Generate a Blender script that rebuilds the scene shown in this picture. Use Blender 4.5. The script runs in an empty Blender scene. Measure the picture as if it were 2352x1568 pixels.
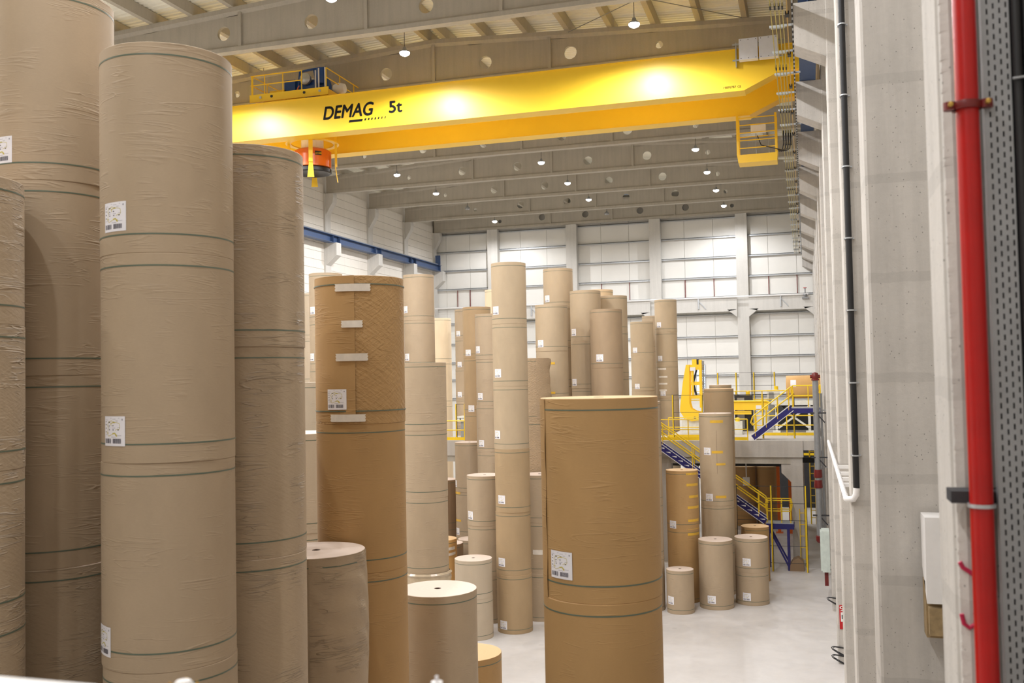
import bpy, bmesh, math, random
from mathutils import Vector, Matrix
random.seed(7)
PI = math.pi
COL = bpy.context.scene.collection
SC = bpy.context.scene

# ------------------------------------------------------------------ camera, world, exposure, lamps
F_PX = 2223.4
YAW, PITCH, ROLL = 0.2942, 0.03494, -0.01964
CAM_POS = Vector((0, 0, 9.5))
fw = Vector((-math.sin(YAW)*math.cos(PITCH), math.cos(YAW)*math.cos(PITCH), math.sin(PITCH)))
r0 = Vector((math.cos(YAW), math.sin(YAW), 0)); u0 = r0.cross(fw)
cr, sr = math.cos(ROLL), math.sin(ROLL)
rt = cr*r0 + sr*u0; up = -sr*r0 + cr*u0
cam = bpy.data.cameras.new('camera'); co = bpy.data.objects.new('camera', cam); COL.objects.link(co)
m3 = Matrix((rt, up, -fw)).transposed()
co.matrix_world = Matrix.Translation(CAM_POS) @ m3.to_4x4()
cam.sensor_width = 36; cam.lens = F_PX/2352*36; cam.clip_start = .1; cam.clip_end = 300
cam.dof.use_dof = True; cam.dof.focus_distance = 24; cam.dof.aperture_fstop = 2.2
SC.camera = co
w = bpy.data.worlds.new('world'); SC.world = w; w.use_nodes = True
w.node_tree.nodes['Background'].inputs[0].default_value = (.5, .55, .6, 1)
w.node_tree.nodes['Background'].inputs[1].default_value = .3
SC.view_settings.view_transform = 'Standard'; SC.view_settings.look = 'None'
SC.view_settings.gamma = 1; SC.view_settings.use_curve_mapping = False
SC.view_settings.exposure = 0.22
LAMP_W = 1420
LAMP_COL = (.97, .975, 1.0)
LAMP_Y = [-12.4, -5.4, 1.6, 8.6, 15.6, 22.7, 29.7, 34.3, 41.3, 49.5, 57.3, 64.2, 70.9, 77.8]
LAMP_X = [-24.9, -15.25, -5.85]
LAMP_OFF = {(-24.9, 70.9), (-15.25, 77.8)}
LAMP_NONE = {(x, y) for x in (-24.9, -15.25) for y in (-12.4, -5.4, 1.6)}
def lamp_xyz(x, y): return (x*.951 if y == 34.3 else x, y, 21.77 if y == 34.3 else 22.3)
for yy in LAMP_Y:
    for xx in LAMP_X:
        if (xx, yy) in LAMP_OFF or (xx, yy) in LAMP_NONE: continue
        l = bpy.data.lights.new('lamp_light', 'SPOT'); l.shadow_soft_size = .16; l.spot_size = math.radians(170); l.spot_blend = .42
        l.energy = LAMP_W; l.color = LAMP_COL
        lo = bpy.data.objects.new('lamp_light', l); lo.location = lamp_xyz(xx, yy); COL.objects.link(lo)
SC.cycles.max_bounces = 8; SC.cycles.diffuse_bounces = 5; SC.cycles.glossy_bounces = 3
SC.cycles.sample_clamp_indirect = 6

# ------------------------------------------------------------------ materials
def s2l(c):
    c = c/255
    return c/12.92 if c <= .04045 else ((c+.055)/1.055)**2.4
def rgb(r, g, b): return (s2l(r), s2l(g), s2l(b), 1)
class N:
    def __init__(s, name):
        s.m = bpy.data.materials.new(name); s.m.use_nodes = True
        s.t = s.m.node_tree; s.b = s.t.nodes['Principled BSDF']
    def n(s, typ, **kw):
        x = s.t.nodes.new(typ)
        for k, v in kw.items(): setattr(x, k, v)
        return x
    def l(s, a, b): s.t.links.new(a, b)
    def coord(s, scale=(1, 1, 1), kind='Object'):
        tc = s.n('ShaderNodeTexCoord'); mp = s.n('ShaderNodeMapping'); mp.inputs['Scale'].default_value = scale
        s.l(tc.outputs[kind], mp.inputs[0]); return mp.outputs[0]
    def noise(s, vec, scale, detail=4, rough=.55, dist=0):
        x = s.n('ShaderNodeTexNoise'); x.inputs['Scale'].default_value = scale; x.inputs['Detail'].default_value = detail
        x.inputs['Roughness'].default_value = rough; x.inputs['Distortion'].default_value = dist
        s.l(vec, x.inputs['Vector']); return x.outputs['Fac']
    def ramp(s, fac, stops):
        x = s.n('ShaderNodeValToRGB'); e = x.color_ramp.elements
        while len(e) < len(stops): e.new(.5)
        for el, (p, c) in zip(e, stops): el.position = p; el.color = c
        s.l(fac, x.inputs[0]); return x.outputs[0]
    def math(s, op, a, b=None):
        x = s.n('ShaderNodeMath', operation=op)
        for i, v in enumerate((a, b)):
            if v is None: continue
            if isinstance(v, (int, float)): x.inputs[i].default_value = v
            else: s.l(v, x.inputs[i])
        return x.outputs[0]
    def mix(s, fac, a, b, blend='MIX'):
        x = s.n('ShaderNodeMix', data_type='RGBA', blend_type=blend)
        for i, v in ((0, fac), (6, a), (7, b)):
            if isinstance(v, (int, float)): x.inputs[i].default_value = v
            elif isinstance(v, tuple): x.inputs[i].default_value = v
            else: s.l(v, x.inputs[i])
        return x.outputs[2]
    def bump(s, h, strength, dist=.02, prev=None):
        x = s.n('ShaderNodeBump'); x.inputs['Strength'].default_value = strength; x.inputs['Distance'].default_value = dist
        s.l(h, x.inputs['Height'])
        if prev: s.l(prev, x.inputs['Normal'])
        return x.outputs[0]
    def out(s, col=None, rough=.6, metal=0, normal=None, spec=.5):
        if isinstance(col, tuple): s.b.inputs['Base Color'].default_value = col
        elif col is not None: s.l(col, s.b.inputs['Base Color'])
        if isinstance(rough, (int, float)): s.b.inputs['Roughness'].default_value = rough
        else: s.l(rough, s.b.inputs['Roughness'])
        s.b.inputs['Metallic'].default_value = metal
        s.b.inputs['Specular IOR Level'].default_value = spec
        if normal: s.l(normal, s.b.inputs['Normal'])
        return s.m
def dk(c, f): return (c[0]*f, c[1]*f, c[2]*f, 1)
def plain(name, c, rough=.5, metal=0, var=.08, sc=6, spec=.5):
    n = N(name); v = n.coord()
    f = n.noise(v, sc)
    return n.out(n.ramp(f, [(.3, dk(c, 1-var)), (.7, dk(c, 1+var))]), rough, metal, spec=spec)
def concrete(name, c, pits=0, streak=.12, rough=.85):
    n = N(name); v = n.coord()
    big = n.noise(v, .9, 5, .6); fine = n.noise(v, 14, 4, .65)
    col = n.ramp(big, [(.3, dk(c, 1-streak)), (.5, c), (.75, dk(c, 1+streak*.8))])
    col = n.mix(.25, col, n.ramp(fine, [(.3, dk(c, .8)), (.7, dk(c, 1.15))]))
    vs = n.coord((3.5, 3.5, .25)); st = n.noise(vs, 1.5, 4, .6)
    col = n.mix(.35, col, n.ramp(st, [(.35, dk(c, 1-streak*1.6)), (.6, dk(c, 1.08))]))
    h = fine
    if pits:
        vo = n.n('ShaderNodeTexVoronoi', feature='F1'); vo.inputs['Scale'].default_value = 21
        n.l(n.coord((1, 1, .8)), vo.inputs['Vector'])
        sel = n.math('GREATER_THAN', n.noise(v, 9, 1), .48)
        rr = n.math('LESS_THAN', vo.outputs['Distance'], .12)
        pm = n.math('MULTIPLY', sel, rr)
        col = n.mix(n.math('MULTIPLY', pm, .75), col, dk(c, .25))
        # horizontal casting joints
        sx = n.n('ShaderNodeSeparateXYZ'); n.l(v, sx.inputs[0])
        q = n.math('FRACT', n.math('ADD', n.math('MULTIPLY', sx.outputs[2], 1/1.17), n.math('MULTIPLY', n.noise(n.coord((2, 2, 2)), 1.2, 2), .06)))
        band = n.math('MULTIPLY', n.math('LESS_THAN', q, .10), .22)
        col = n.mix(band, col, dk(c, .55))
        h = n.math('SUBTRACT', fine, n.math('MULTIPLY', pm, 2))
    return n.out(col, rough, 0, n.bump(h, .25, .02), spec=.3)
def paper(name, c, wr=.25, scale=1.0, rough=.62, cross=0.0, lines=.5, spec=.3):
    """kraft paper wrap: faint rings, long creases running round the roll"""
    n = N(name)
    tc = n.n('ShaderNodeTexCoord'); sp = n.n('ShaderNodeSeparateXYZ'); n.l(tc.outputs['Object'], sp.inputs[0])
    oi = n.n('ShaderNodeObjectInfo')
    ang = n.math('ARCTAN2', sp.outputs[1], sp.outputs[0])
    sh = n.math('MULTIPLY', oi.outputs['Random'], 37.0)
    def vec(a, zs, tilt=0):
        cb = n.n('ShaderNodeCombineXYZ')
        u = n.math('MULTIPLY', ang, a)
        n.l(u, cb.inputs[0])
        z = n.math('MULTIPLY', sp.outputs[2], zs)
        if tilt: z = n.math('ADD', z, n.math('MULTIPLY', ang, tilt))
        n.l(z, cb.inputs[1]); n.l(sh, cb.inputs[2]); return cb.outputs[0]
    big = n.noise(vec(.9, .7), 1.5, 3)
    fib = n.noise(vec(6, 60), 3, 3, .7)
    col = n.ramp(big, [(.3, dk(c, .93)), (.7, dk(c, 1.05))])
    col = n.mix(.25, col, n.ramp(fib, [(.3, dk(c, .86)), (.7, dk(c, 1.12))]))
    # creases: thin crests of a stretched noise
    def crease(v, sc, wdt, detail=2):
        f = n.noise(v, sc, detail, .5, .6)
        d = n.math('ABSOLUTE', n.math('SUBTRACT', f, .5))
        x = n.n('ShaderNodeMapRange'); x.inputs['From Min'].default_value = 0; x.inputs['From Max'].default_value = wdt
        x.inputs['To Min'].default_value = 1; x.inputs['To Max'].default_value = 0
        n.l(d, x.inputs[0]); return x.outputs[0]
    c1 = n.math('ADD', crease(vec(.32*scale, 5.5*scale), 1.0, .024), n.math('MULTIPLY', crease(vec(.8*scale, 11*scale, .6), 1.0, .03), .6))
    mask = n.ramp(n.noise(vec(1.1, 1.6), 1.3, 2), [(.48, (0, 0, 0, 1)), (.66, (1, 1, 1, 1))])
    h1 = n.math('MULTIPLY', n.math('MULTIPLY', c1, mask), lines)
    soft = n.noise(vec(1.6*scale, 16*scale, 2.0), 1.6, 3, .6, .5)
    h = n.math('ADD', h1, n.math('MULTIPLY', n.math('MULTIPLY', soft, mask), .12))
    if cross:
        a = n.noise(vec(3*scale, 13*scale, 6), 1.4, 2); b = n.noise(vec(3*scale, 13*scale, -6), 1.4, 2)
        h = n.math('ADD', h, n.math('MULTIPLY', n.math('ADD', a, b), cross))
    nb = n.bump(h, wr, .05)
    return n.out(col, rough, 0, nb, spec=spec)
def endpaper(name, c):
    n = N(name); tc = n.n('ShaderNodeTexCoord'); sp = n.n('ShaderNodeSeparateXYZ'); n.l(tc.outputs['Object'], sp.inputs[0])
    r = n.math('SQRT', n.math('ADD', n.math('MULTIPLY', sp.outputs[0], sp.outputs[0]), n.math('MULTIPLY', sp.outputs[1], sp.outputs[1])))
    cb = n.n('ShaderNodeCombineXYZ'); n.l(r, cb.inputs[0])
    f = n.noise(cb.outputs[0], 30, 4, .7)
    return n.out(n.ramp(f, [(.3, dk(c, .93)), (.7, dk(c, 1.04))]), .8, spec=.2)
def emit(name, c, s):
    n = N(name); n.b.inputs['Emission Color'].default_value = c; n.b.inputs['Emission Strength'].default_value = s
    return n.out(c, .5)

BEIGE = rgb(177, 157, 131); TAN = rgb(181, 161, 133); KRAFT = rgb(180, 144, 96); KRAFT2 = rgb(172, 147, 113)
PALE = rgb(190, 174, 152); CREAM = rgb(236, 216, 184); DARK = rgb(150, 124, 96); ORG = rgb(208, 164, 104)
M = {
 'b': paper('paper_beige', BEIGE, .34), 'bw': paper('paper_beige_creased', BEIGE, .62, 1.5, .5, .1, .85),
 'b2': paper('paper_tan', TAN, .14), 'k': paper('paper_kraft', KRAFT, .35, 1.0), 'kw': paper('paper_kraft_quilted', KRAFT, .45, 1.0, .55, .9, .4),
 'k2': paper('paper_kraft_light', KRAFT2, .15), 'p': paper('paper_pale', PALE, .25, 1.4), 'c': paper('paper_cream', CREAM, .08),
 'c2': paper('paper_cream_tan', rgb(208, 182, 146), .1), 'd': paper('paper_dark', DARK, .1), 'd2': paper('paper_dark_tan', rgb(166, 143, 115), .12),
 'tw': paper('paper_torn', rgb(176, 152, 122), .5, 1.3, .6, .8), 'o': paper('paper_orange', ORG, .12),
 'end': endpaper('roll_end', rgb(224, 206, 192)), 'endk': endpaper('roll_end_kraft', rgb(224, 190, 146)),
 'strap': plain('strap_green', rgb(96, 108, 92), .4), 'white': plain('label_paper', rgb(238, 236, 240), .45, var=.02),
 'ink': plain('ink_grey', rgb(92, 88, 98), .5), 'ink2': plain('ink_pale', rgb(170, 168, 178), .5), 'yink': plain('ink_yellow', rgb(206, 190, 70), .5),
 'wtape': plain('tape_white', rgb(226, 218, 206), .3), 'ytape': plain('tape_yellow', rgb(222, 176, 60), .3), 'core': plain('core_dark', rgb(92, 70, 56), .8),
 'conc': concrete('concrete_column', rgb(196, 191, 184), 1, .15), 'concb': concrete('concrete_beam', rgb(182, 175, 162), 0, .1),
 'concw': concrete('concrete_light', rgb(208, 205, 199), 0, .06), 'concd': concrete('concrete_deck', rgb(188, 182, 174), 0, .08), 'purlin': concrete('concrete_purlin', rgb(186, 178, 162), 0, .06),
 'deck': plain('roof_sheet', rgb(250, 247, 232), .55, 0, .03, 2), 'panelw': plain('panel_white', rgb(236, 234, 228), .4, 0, .02, 1),
 'lwall': concrete('wall_block_white', rgb(232, 226, 216), 0, .05), 'galv': plain('galvanised', rgb(190, 194, 198), .38, .6, .08, 8),
 'steel': plain('steel_grey', rgb(150, 152, 154), .4, .4), 'blue': plain('rail_blue', rgb(62, 84, 122), .45), 'navy': plain('navy_paint', rgb(36, 32, 108), .4),
 'yel': plain('crane_yellow', rgb(252, 208, 50), .42, 0, .02, 1), 'yel2': plain('safety_yellow', rgb(240, 202, 30), .4, 0, .03), 'oran': plain('orange_paint', rgb(226, 108, 28), .3, 0, .04),
 'black': plain('black_rubber', rgb(24, 24, 26), .5), 'dgrey': plain('dark_grey', rgb(66, 66, 68), .8, spec=.1), 'red': plain('pipe_red', rgb(176, 12, 8), .32, 0, .1, 5),
 'dred': plain('clamp_dark_red', rgb(112, 30, 28), .4), 'signred': plain('sign_red', rgb(190, 24, 30), .5), 'wpaint': plain('white_paint', rgb(236, 234, 232), .45, 0, .03),
 'brass': plain('brass', rgb(196, 160, 80), .35, .7), 'cab': plain('cabinet_grey', rgb(232, 232, 236), .4, 0, .02), 'pgreen': plain('cabinet_green', rgb(206, 216, 208), .4),
 'conduct': plain('conductor_yellow', rgb(176, 160, 80), .45), 'wood': plain('old_wood', rgb(150, 128, 92), .8, 0, .2, 12), 'hblue': plain('hoist_blue', rgb(34, 78, 150), .35),
 'hoistdark': plain('machine_dark', rgb(44, 46, 48), .5), 'machw': plain('machine_white', rgb(222, 222, 214), .45), 'lens': emit('lamp_lens', (.97, .98, 1, 1), 26), 'letter': plain('letter_black', rgb(34, 34, 36), .8, spec=.1),
 'sky': emit('daylight_pane', (.62, .78, 1, 1), 1.6), 'pinkm': plain('marker_pink', rgb(196, 40, 80), .6), 'glass': plain('glass_grey', rgb(150, 150, 148), .15, .3), 'plastic': plain('plastic_wrap', rgb(190, 172, 146), .15)}
def floor_mat():
    n = N('floor_concrete'); v = n.coord()
    c = rgb(212, 208, 205)
    col = n.ramp(n.noise(v, .35, 6, .6), [(.3, dk(c, .9)), (.7, dk(c, 1.04))])
    col = n.mix(.25, col, n.ramp(n.noise(v, 3.5, 6, .7), [(.35, dk(c, .8)), (.6, c)]))
    sp = n.n('ShaderNodeSeparateXYZ'); n.l(v, sp.inputs[0])
    for (x, y, r) in ((-7.9, 26.2, .66), (-6.5, 26.9, .66), (-4.95, 36.4, .6), (-9.2, 33.2, .66), (-1.9, 37.5, .66)):   # marks left by rolls
        dx = n.math('SUBTRACT', sp.outputs[0], x); dy = n.math('SUBTRACT', sp.outputs[1], y)
        d = n.math('SQRT', n.math('ADD', n.math('MULTIPLY', dx, dx), n.math('MULTIPLY', dy, dy)))
        ins = n.math('MULTIPLY', n.math('LESS_THAN', d, r), .16)
        ctr = n.math('MULTIPLY', n.math('LESS_THAN', d, .1), .25)
        col = n.mix(n.math('ADD', ins, ctr), col, dk(c, .62))
    return n.out(col, n.ramp(n.noise(v, 2), [(.3, (.3, .3, .3, 1)), (.7, (.5, .5, .5, 1))]), spec=.4)
M['floor'] = floor_mat()

# ------------------------------------------------------------------ mesh helpers
class MB:
    def __init__(s): s.v = []; s.f = []; s.i = []
    def add(s, vs, fs, mi=0):
        o = len(s.v); s.v += [tuple(p) for p in vs]; s.f += [tuple(k+o for k in f) for f in fs]; s.i += [mi]*len(fs); return s
    def box(s, x0, x1, y0, y1, z0, z1, mi=0):
        return s.add([(x, y, z) for x in (x0, x1) for y in (y0, y1) for z in (z0, z1)],
              [(0, 1, 3, 2), (4, 6, 7, 5), (0, 4, 5, 1), (2, 3, 7, 6), (0, 2, 6, 4), (1, 5, 7, 3)], mi)
    def prism(s, poly, ax, a, b, mi=0):
        """poly = 2-D points in the two other axes, in x,y,z order"""
        n = len(poly)
        def P(p, t):
            q = list(p); q.insert(ax, t); return q
        vs = [P(p, a) for p in poly]+[P(p, b) for p in poly]
        fs = [tuple(range(n))[::-1], tuple(range(n, 2*n))]+[(k, (k+1) % n, n+(k+1) % n, n+k) for k in range(n)]
        return s.add(vs, fs, mi)
    def tube(s, pts, r, n=8, mi=0, caps=True):
        pts = [Vector(p) for p in pts]; vs = []; prev = None
        for k, p in enumerate(pts):
            d = (pts[min(k+1, len(pts)-1)]-pts[max(k-1, 0)]).normalized()
            a = prev if prev is not None else (Vector((0, 0, 1)) if abs(d.z) < .9 else Vector((1, 0, 0)))
            x = (a-d*a.dot(d)).normalized(); y = d.cross(x); prev = x
            rr = r[k] if isinstance(r, (list, tuple)) else r
            vs += [p+(x*math.cos(t*2*PI/n)+y*math.sin(t*2*PI/n))*rr for t in range(n)]
        fs = [(k*n+t, k*n+(t+1) % n, (k+1)*n+(t+1) % n, (k+1)*n+t) for k in range(len(pts)-1) for t in range(n)]
        if caps: fs += [tuple(range(n))[::-1], tuple(range((len(pts)-1)*n, len(pts)*n))]
        return s.add(vs, fs, mi)
    def bar(s, p, q, w, h=None, mi=0):
        """rectangular bar between two points"""
        p, q = Vector(p), Vector(q); h = h or w; d = (q-p).normalized()
        a = Vector((0, 0, 1)) if abs(d.z) < .95 else Vector((0, 1, 0))
        x = d.cross(a).normalized()*w/2; y = x.cross(d).normalized()*h/2
        return s.add([p-x-y, p+x-y, p+x+y, p-x+y, q-x-y, q+x-y, q+x+y, q-x+y],
              [(3, 2, 1, 0), (4, 5, 6, 7), (0, 1, 5, 4), (1, 2, 6, 5), (2, 3, 7, 6), (3, 0, 4, 7)], mi)
    def lathe(s, prof, n=32, c=(0, 0, 0), mis=None, ax=2):
        """profile (radius, height) pairs; one material per segment"""
        k = len(prof); vs = []
        for t in range(n):
            a = t*2*PI/n; ca, sa = math.cos(a), math.sin(a)
            for r, z in prof:
                p = (r*ca, r*sa, z) if ax == 2 else ((z, r*ca, r*sa) if ax == 0 else (r*sa, z, r*ca))
                vs.append((p[0]+c[0], p[1]+c[1], p[2]+c[2]))
        o = len(s.v); s.v += vs
        for t in range(n):
            for j in range(k-1):
                t2 = (t+1) % n
                s.f.append((o+t*k+j, o+t2*k+j, o+t2*k+j+1, o+t*k+j+1)); s.i.append(mis[j] if mis else 0)
        return s
    def mesh(s, name, mats, smooth=False):
        me = bpy.data.meshes.new(name); me.from_pydata([tuple(p) for p in s.v], [], s.f)
        for m in (mats if isinstance(mats, (list, tuple)) else [mats]): me.materials.append(M[m] if isinstance(m, str) else m)
        me.polygons.foreach_set('material_index', s.i)
        bm = bmesh.new(); bm.from_mesh(me); bmesh.ops.recalc_face_normals(bm, faces=bm.faces); bm.to_mesh(me); bm.free()
        if smooth:
            me.polygons.foreach_set('use_smooth', [True]*len(me.polygons))
            try: me.set_sharp_from_angle(angle=math.radians(38))
            except Exception: pass
        me.update(); return me
    def build(s, name, mats, parent=None, smooth=False, loc=None):
        o = bpy.data.objects.new(name, s.mesh(name, mats, smooth)); COL.objects.link(o)
        if parent: o.parent = parent
        if loc: o.location = loc
        return o
def tag(o, label, cat, group=None):
    o['label'] = label; o['category'] = cat
    if group: o['group'] = group
    return o
def thing(name, label, cat, loc=(0, 0, 0), group=None):
    o = bpy.data.objects.new(name, None); o.empty_display_size = .1; COL.objects.link(o); o.location = loc
    return tag(o, label, cat, group)
def struct(o): o['kind'] = 'structure'; return o
def inst(me, name, loc, parent=None, rot=None, scale=None):
    o = bpy.data.objects.new(name, me); COL.objects.link(o); o.location = loc
    if rot: o.rotation_euler = rot
    if scale: o.scale = scale
    if parent: o.parent = parent
    return o
ORD = ['first', 'second', 'third', 'fourth', 'fifth', 'sixth', 'seventh', 'eighth', 'ninth', 'tenth', 'eleventh', 'twelfth', 'thirteenth']

ORDX = ORD+['fourteenth', 'fifteenth', 'sixteenth', 'seventeenth', 'eighteenth', 'nineteenth', 'twentieth']+['twenty-'+o for o in ORD[:9]]+['thirtieth']

# ------------------------------------------------------------------ the hall
XL, XR, YB = -32.2, .73, 83.0
RIDGE = -15.75
def roof_z(x): return 24.72-.0545*abs(x-RIDGE)
struct(MB().box(-33, 2.2, -17, 84, -.4, 0).build('floor', 'floor'))
struct(MB().box(-6, .7, -4, 3.3, 7.72, 7.9).build('floor_gallery', 'concd'))
# roof: trapezoidal sheet, ribs run across the hall
mb = MB(); prof = []
y = -17.0
while y < 83.6:
    prof += [(y, 0), (y+.11, 0), (y+.14, .05), (y+.24, .05)]; y += .27
for xa, xb in ((-33, RIDGE), (RIDGE, 2.2)):
    vs = [(x, yy, roof_z(x)+.47+dz) for x in (xa, xb) for yy, dz in prof]; k = len(prof)
    mb.add(vs, [(j, j+1, k+j+1, k+j) for j in range(k-1)])
    mb.add([(x, yy, roof_z(x)+.75) for x in (xa, xb) for yy in (-17, 84)], [(0, 1, 3, 2)])
ceiling = struct(mb.build('ceiling', 'deck'))
BEAMS = [26.5+7.03*k for k in range(8)]+[82.45]
PX = [-.2, -2.02, -3.88, -5.75, -7.61, -9.48, -11.35, -13.25, -15.15, -16.0, -17.8, -19.67, -21.56, -23.43, -25.3, -27.2, -29.1, -31.0]
pur = MB().prism([(-.15, .46), (.15, .46), (.11, 0), (-.11, 0)], 1, 0, 7.03).mesh('purlin', 'purlin')
for b in BEAMS[:-1]:
    for x in PX: inst(pur, 'purlin', (x, b, roof_z(x)), ceiling)
# left wall: long white block courses between columns, plain behind
wl = struct(MB().box(-33, XL-.2, -17, 84, 0, 25).build('wall_left', 'lwall'))
course = MB().box(0, .15, .02, 6.2, .015, .595).mesh('panel', 'lwall')
for k in range(3, 8):
    for j in range(25):
        if 8.2+j*.6 > 23.2: continue
        inst(course, 'panel', (XL-.22, BEAMS[k]+.42, 8.2+j*.6), wl, scale=(1, 1 if k < 7 else .98, 1))
struct(MB().box(1.75, 2.2, -17, 84, 0, 25).build('wall_right', 'concd'))
struct(MB().box(-33, 2.2, -17.3, -17, 0, 25).build('wall_front', 'concd'))
wb = struct(MB().box(-33, 2.2, YB+.12, 84, 0, 25).build('wall_back', 'panelw'))
pj = [-31.3, -29.0, -26.6, -24.2, -21.75, -19.35, -16.85, -14.4, -12.05, -9.63, -7.22, -4.85, -2.76, -.5, 1.7]
for a, b in zip([-32.4]+pj, pj): MB().box(a+.012, b-.012, YB+.02, YB+.12, 0, 24.2).build('panel', 'panelw', wb)
BC = [-26.6, -19.35, -12.05, -4.85]
bays = list(zip([XL]+[c+.47 for c in BC], [c-.47 for c in BC]+[XR]))
for z in (22.45, 20.85, 19.15, 17.45, 15.78, 14.3, 12.45, 10.75, 9.2, 7.5):
    for a, b in bays:
        MB().box(a, b, YB-.2, YB+.02, z-.02, z+.02).box(a, b, YB-.2, YB-.185, z-.12, z+.02).build('girt', 'galv', wb)
for x in (-30.2, -29.0, -24.2, -21.75, -16.85, -14.4, -9.63, -7.22, -2.76, -.5):
    MB().tube([(x, YB-.1, 15.8), (x, YB-.1, 17.33)], .035, 6).build('tie_rod', 'dred', wb)
win = struct(MB().box(-8.95, -8.12, YB-.04, YB+.02, 7.6, 10.1).build('window_1', 'galv'))
for z in (7.7, 8.5, 9.3): MB().box(-8.87, -8.2, YB-.06, YB-.04, z, z+.74).build('pane', 'sky', win)
for i, x in enumerate(BC):
    tag(MB().box(x-.47, x+.47, 82.25, 82.95, 0, 22.6).build('concrete_column', 'concw'), ORD[i]+' concrete column against the white back wall, counted from the left', 'column', 'columns of the back wall')
for i, (a, b) in enumerate(bays[1:]):
    mb = MB().prism([(a, 14.6), (a, 15.55), (b, 15.55), (b, 14.6), (b-.75, 14.45), (a+.75, 14.45)], 1, 81.95, 82.4)
    mb.prism([(a, 13.95), (a, 14.6), (a+.8, 14.6)], 1, 81.95, 82.4).prism([(b, 13.95), (b, 14.6), (b-.8, 14.6)], 1, 81.95, 82.4)
    t = tag(mb.build('tie_beam', 'concw'), ORD[i]+' concrete tie beam under the white pipe on the back wall, counted from the left', 'beam', 'tie beams of the back wall')
    MB().bar(((a+b)/2, 81.9, 14.7), ((a+b)/2, 81.9, 15.6), .1).bar(((a+b)/2, 81.9, 15.4), ((a+b)/2+.6, 81.93, 14.7), .06).build('pipe_bracket', 'galv', t)
p = thing('wall_pipe', 'thin white pipe running along the back wall above the tie beams', 'pipe', (0, 0, 0))
MB().tube([(-32, 81.85, 15.66), (.35, 81.85, 15.62)], .07, 8).build('pipe', 'wpaint', p)
mb = MB().lathe([(0, 0), (.16, 0), (.16, .12), (0, .12)], 12, (.1, 81.85, 15.5)).tube([(.1, 81.85, 15.4), (.1, 81.85, 16.1)], .05, 8)
mb.box(-.15, .35, 81.75, 81.95, 15.25, 15.38).build('valve', 'steel', p)
MB().lathe([(0, 0), (.14, 0), (.14, .05), (0, .05)], 12, (.1, 81.85, 16.1)).build('valve_wheel', 'signred', p)

# right-hand columns with corbels
CF = [6.28, 13.05, 19.9, 27.0, 34.2, 41.3, 48.3, 55.3, 62.3, 69.3, 76.3, 82.9]
rough = random.Random(3)
for i, f in enumerate(CF):
    n0 = f-(.72 if i == 0 else .98)
    lab = {0: 'nearest concrete column, behind the red fire pipe at the right edge', 1: 'wide concrete column left of the red fire pipe, its grey face pitted',
           2: 'concrete column on the right carrying the black drain pipe', 3: 'concrete column with red sign beyond it, fourth along the right wall'}.get(i, ORD[i]+' concrete column along the right wall, counted from the camera')
    ch = .03
    prof = [(XR+ch, n0), (1.75, n0), (1.75, f), (XR+ch, f), (XR, f-ch), (XR, n0+ch)]
    mb = MB()
    if i == 0:      # spalled near arris
        zl = [0]+[6+7*k/320 for k in range(321)]+[24]; mb.prism([(XR+.05, n0), (1.75, n0), (1.75, f), (XR+ch, f), (XR, f-ch), (XR, n0+.13), (XR+.012, n0+.12), (XR+.012, n0+.03)], 2, 0, 24)
        for za, zb in zip(zl, zl[1:]):
            e = rough.uniform(0, .012)
            mb.prism([(XR+.045+e*.4, n0+.004), (XR+.052, n0+.02), (XR+.02, n0+.06), (XR+.006+e*.3, n0+.05), (XR+.008+e*.5, n0+.03)], 2, za, zb)
    else: mb.prism(prof, 2, 0, 24)
    o = tag(mb.build('concrete_column', 'conc'), lab, 'column', 'columns along the right wall')
    if i > 2:
        MB().prism([(XR+.05, 17.55), (XR+.05, 19.05), (-.05, 19.05), (-.05, 17.95)], 1, n0+.02, f-.02).build('corbel', 'conc', o)
for k, b in enumerate(BEAMS):
    if b < 54: continue
    o = tag(MB().box(XL-.3, XL+.06, b-.4, b+.4, 0, 22.6).build('concrete_column', 'concw'), ORD[k-4]+' concrete column on the white left wall under a roof beam', 'column', 'columns along the left wall')
    MB().prism([(XL+.05, 17.5), (XL+.05, 19.08), (XL+.88, 19.08), (XL+.88, 18.2)], 1, b-.36, b+.36).build('corbel', 'concw', o)
    MB().prism([(XL+.05, 21.1), (XL+.05, 22.6), (XL+.62, 22.6), (XL+.64, 22.3), (XL+.58, 21.95), (XL+.3, 21.5)], 1, b-.3, b+.3).build('beam_seat', 'concw', o)

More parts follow.
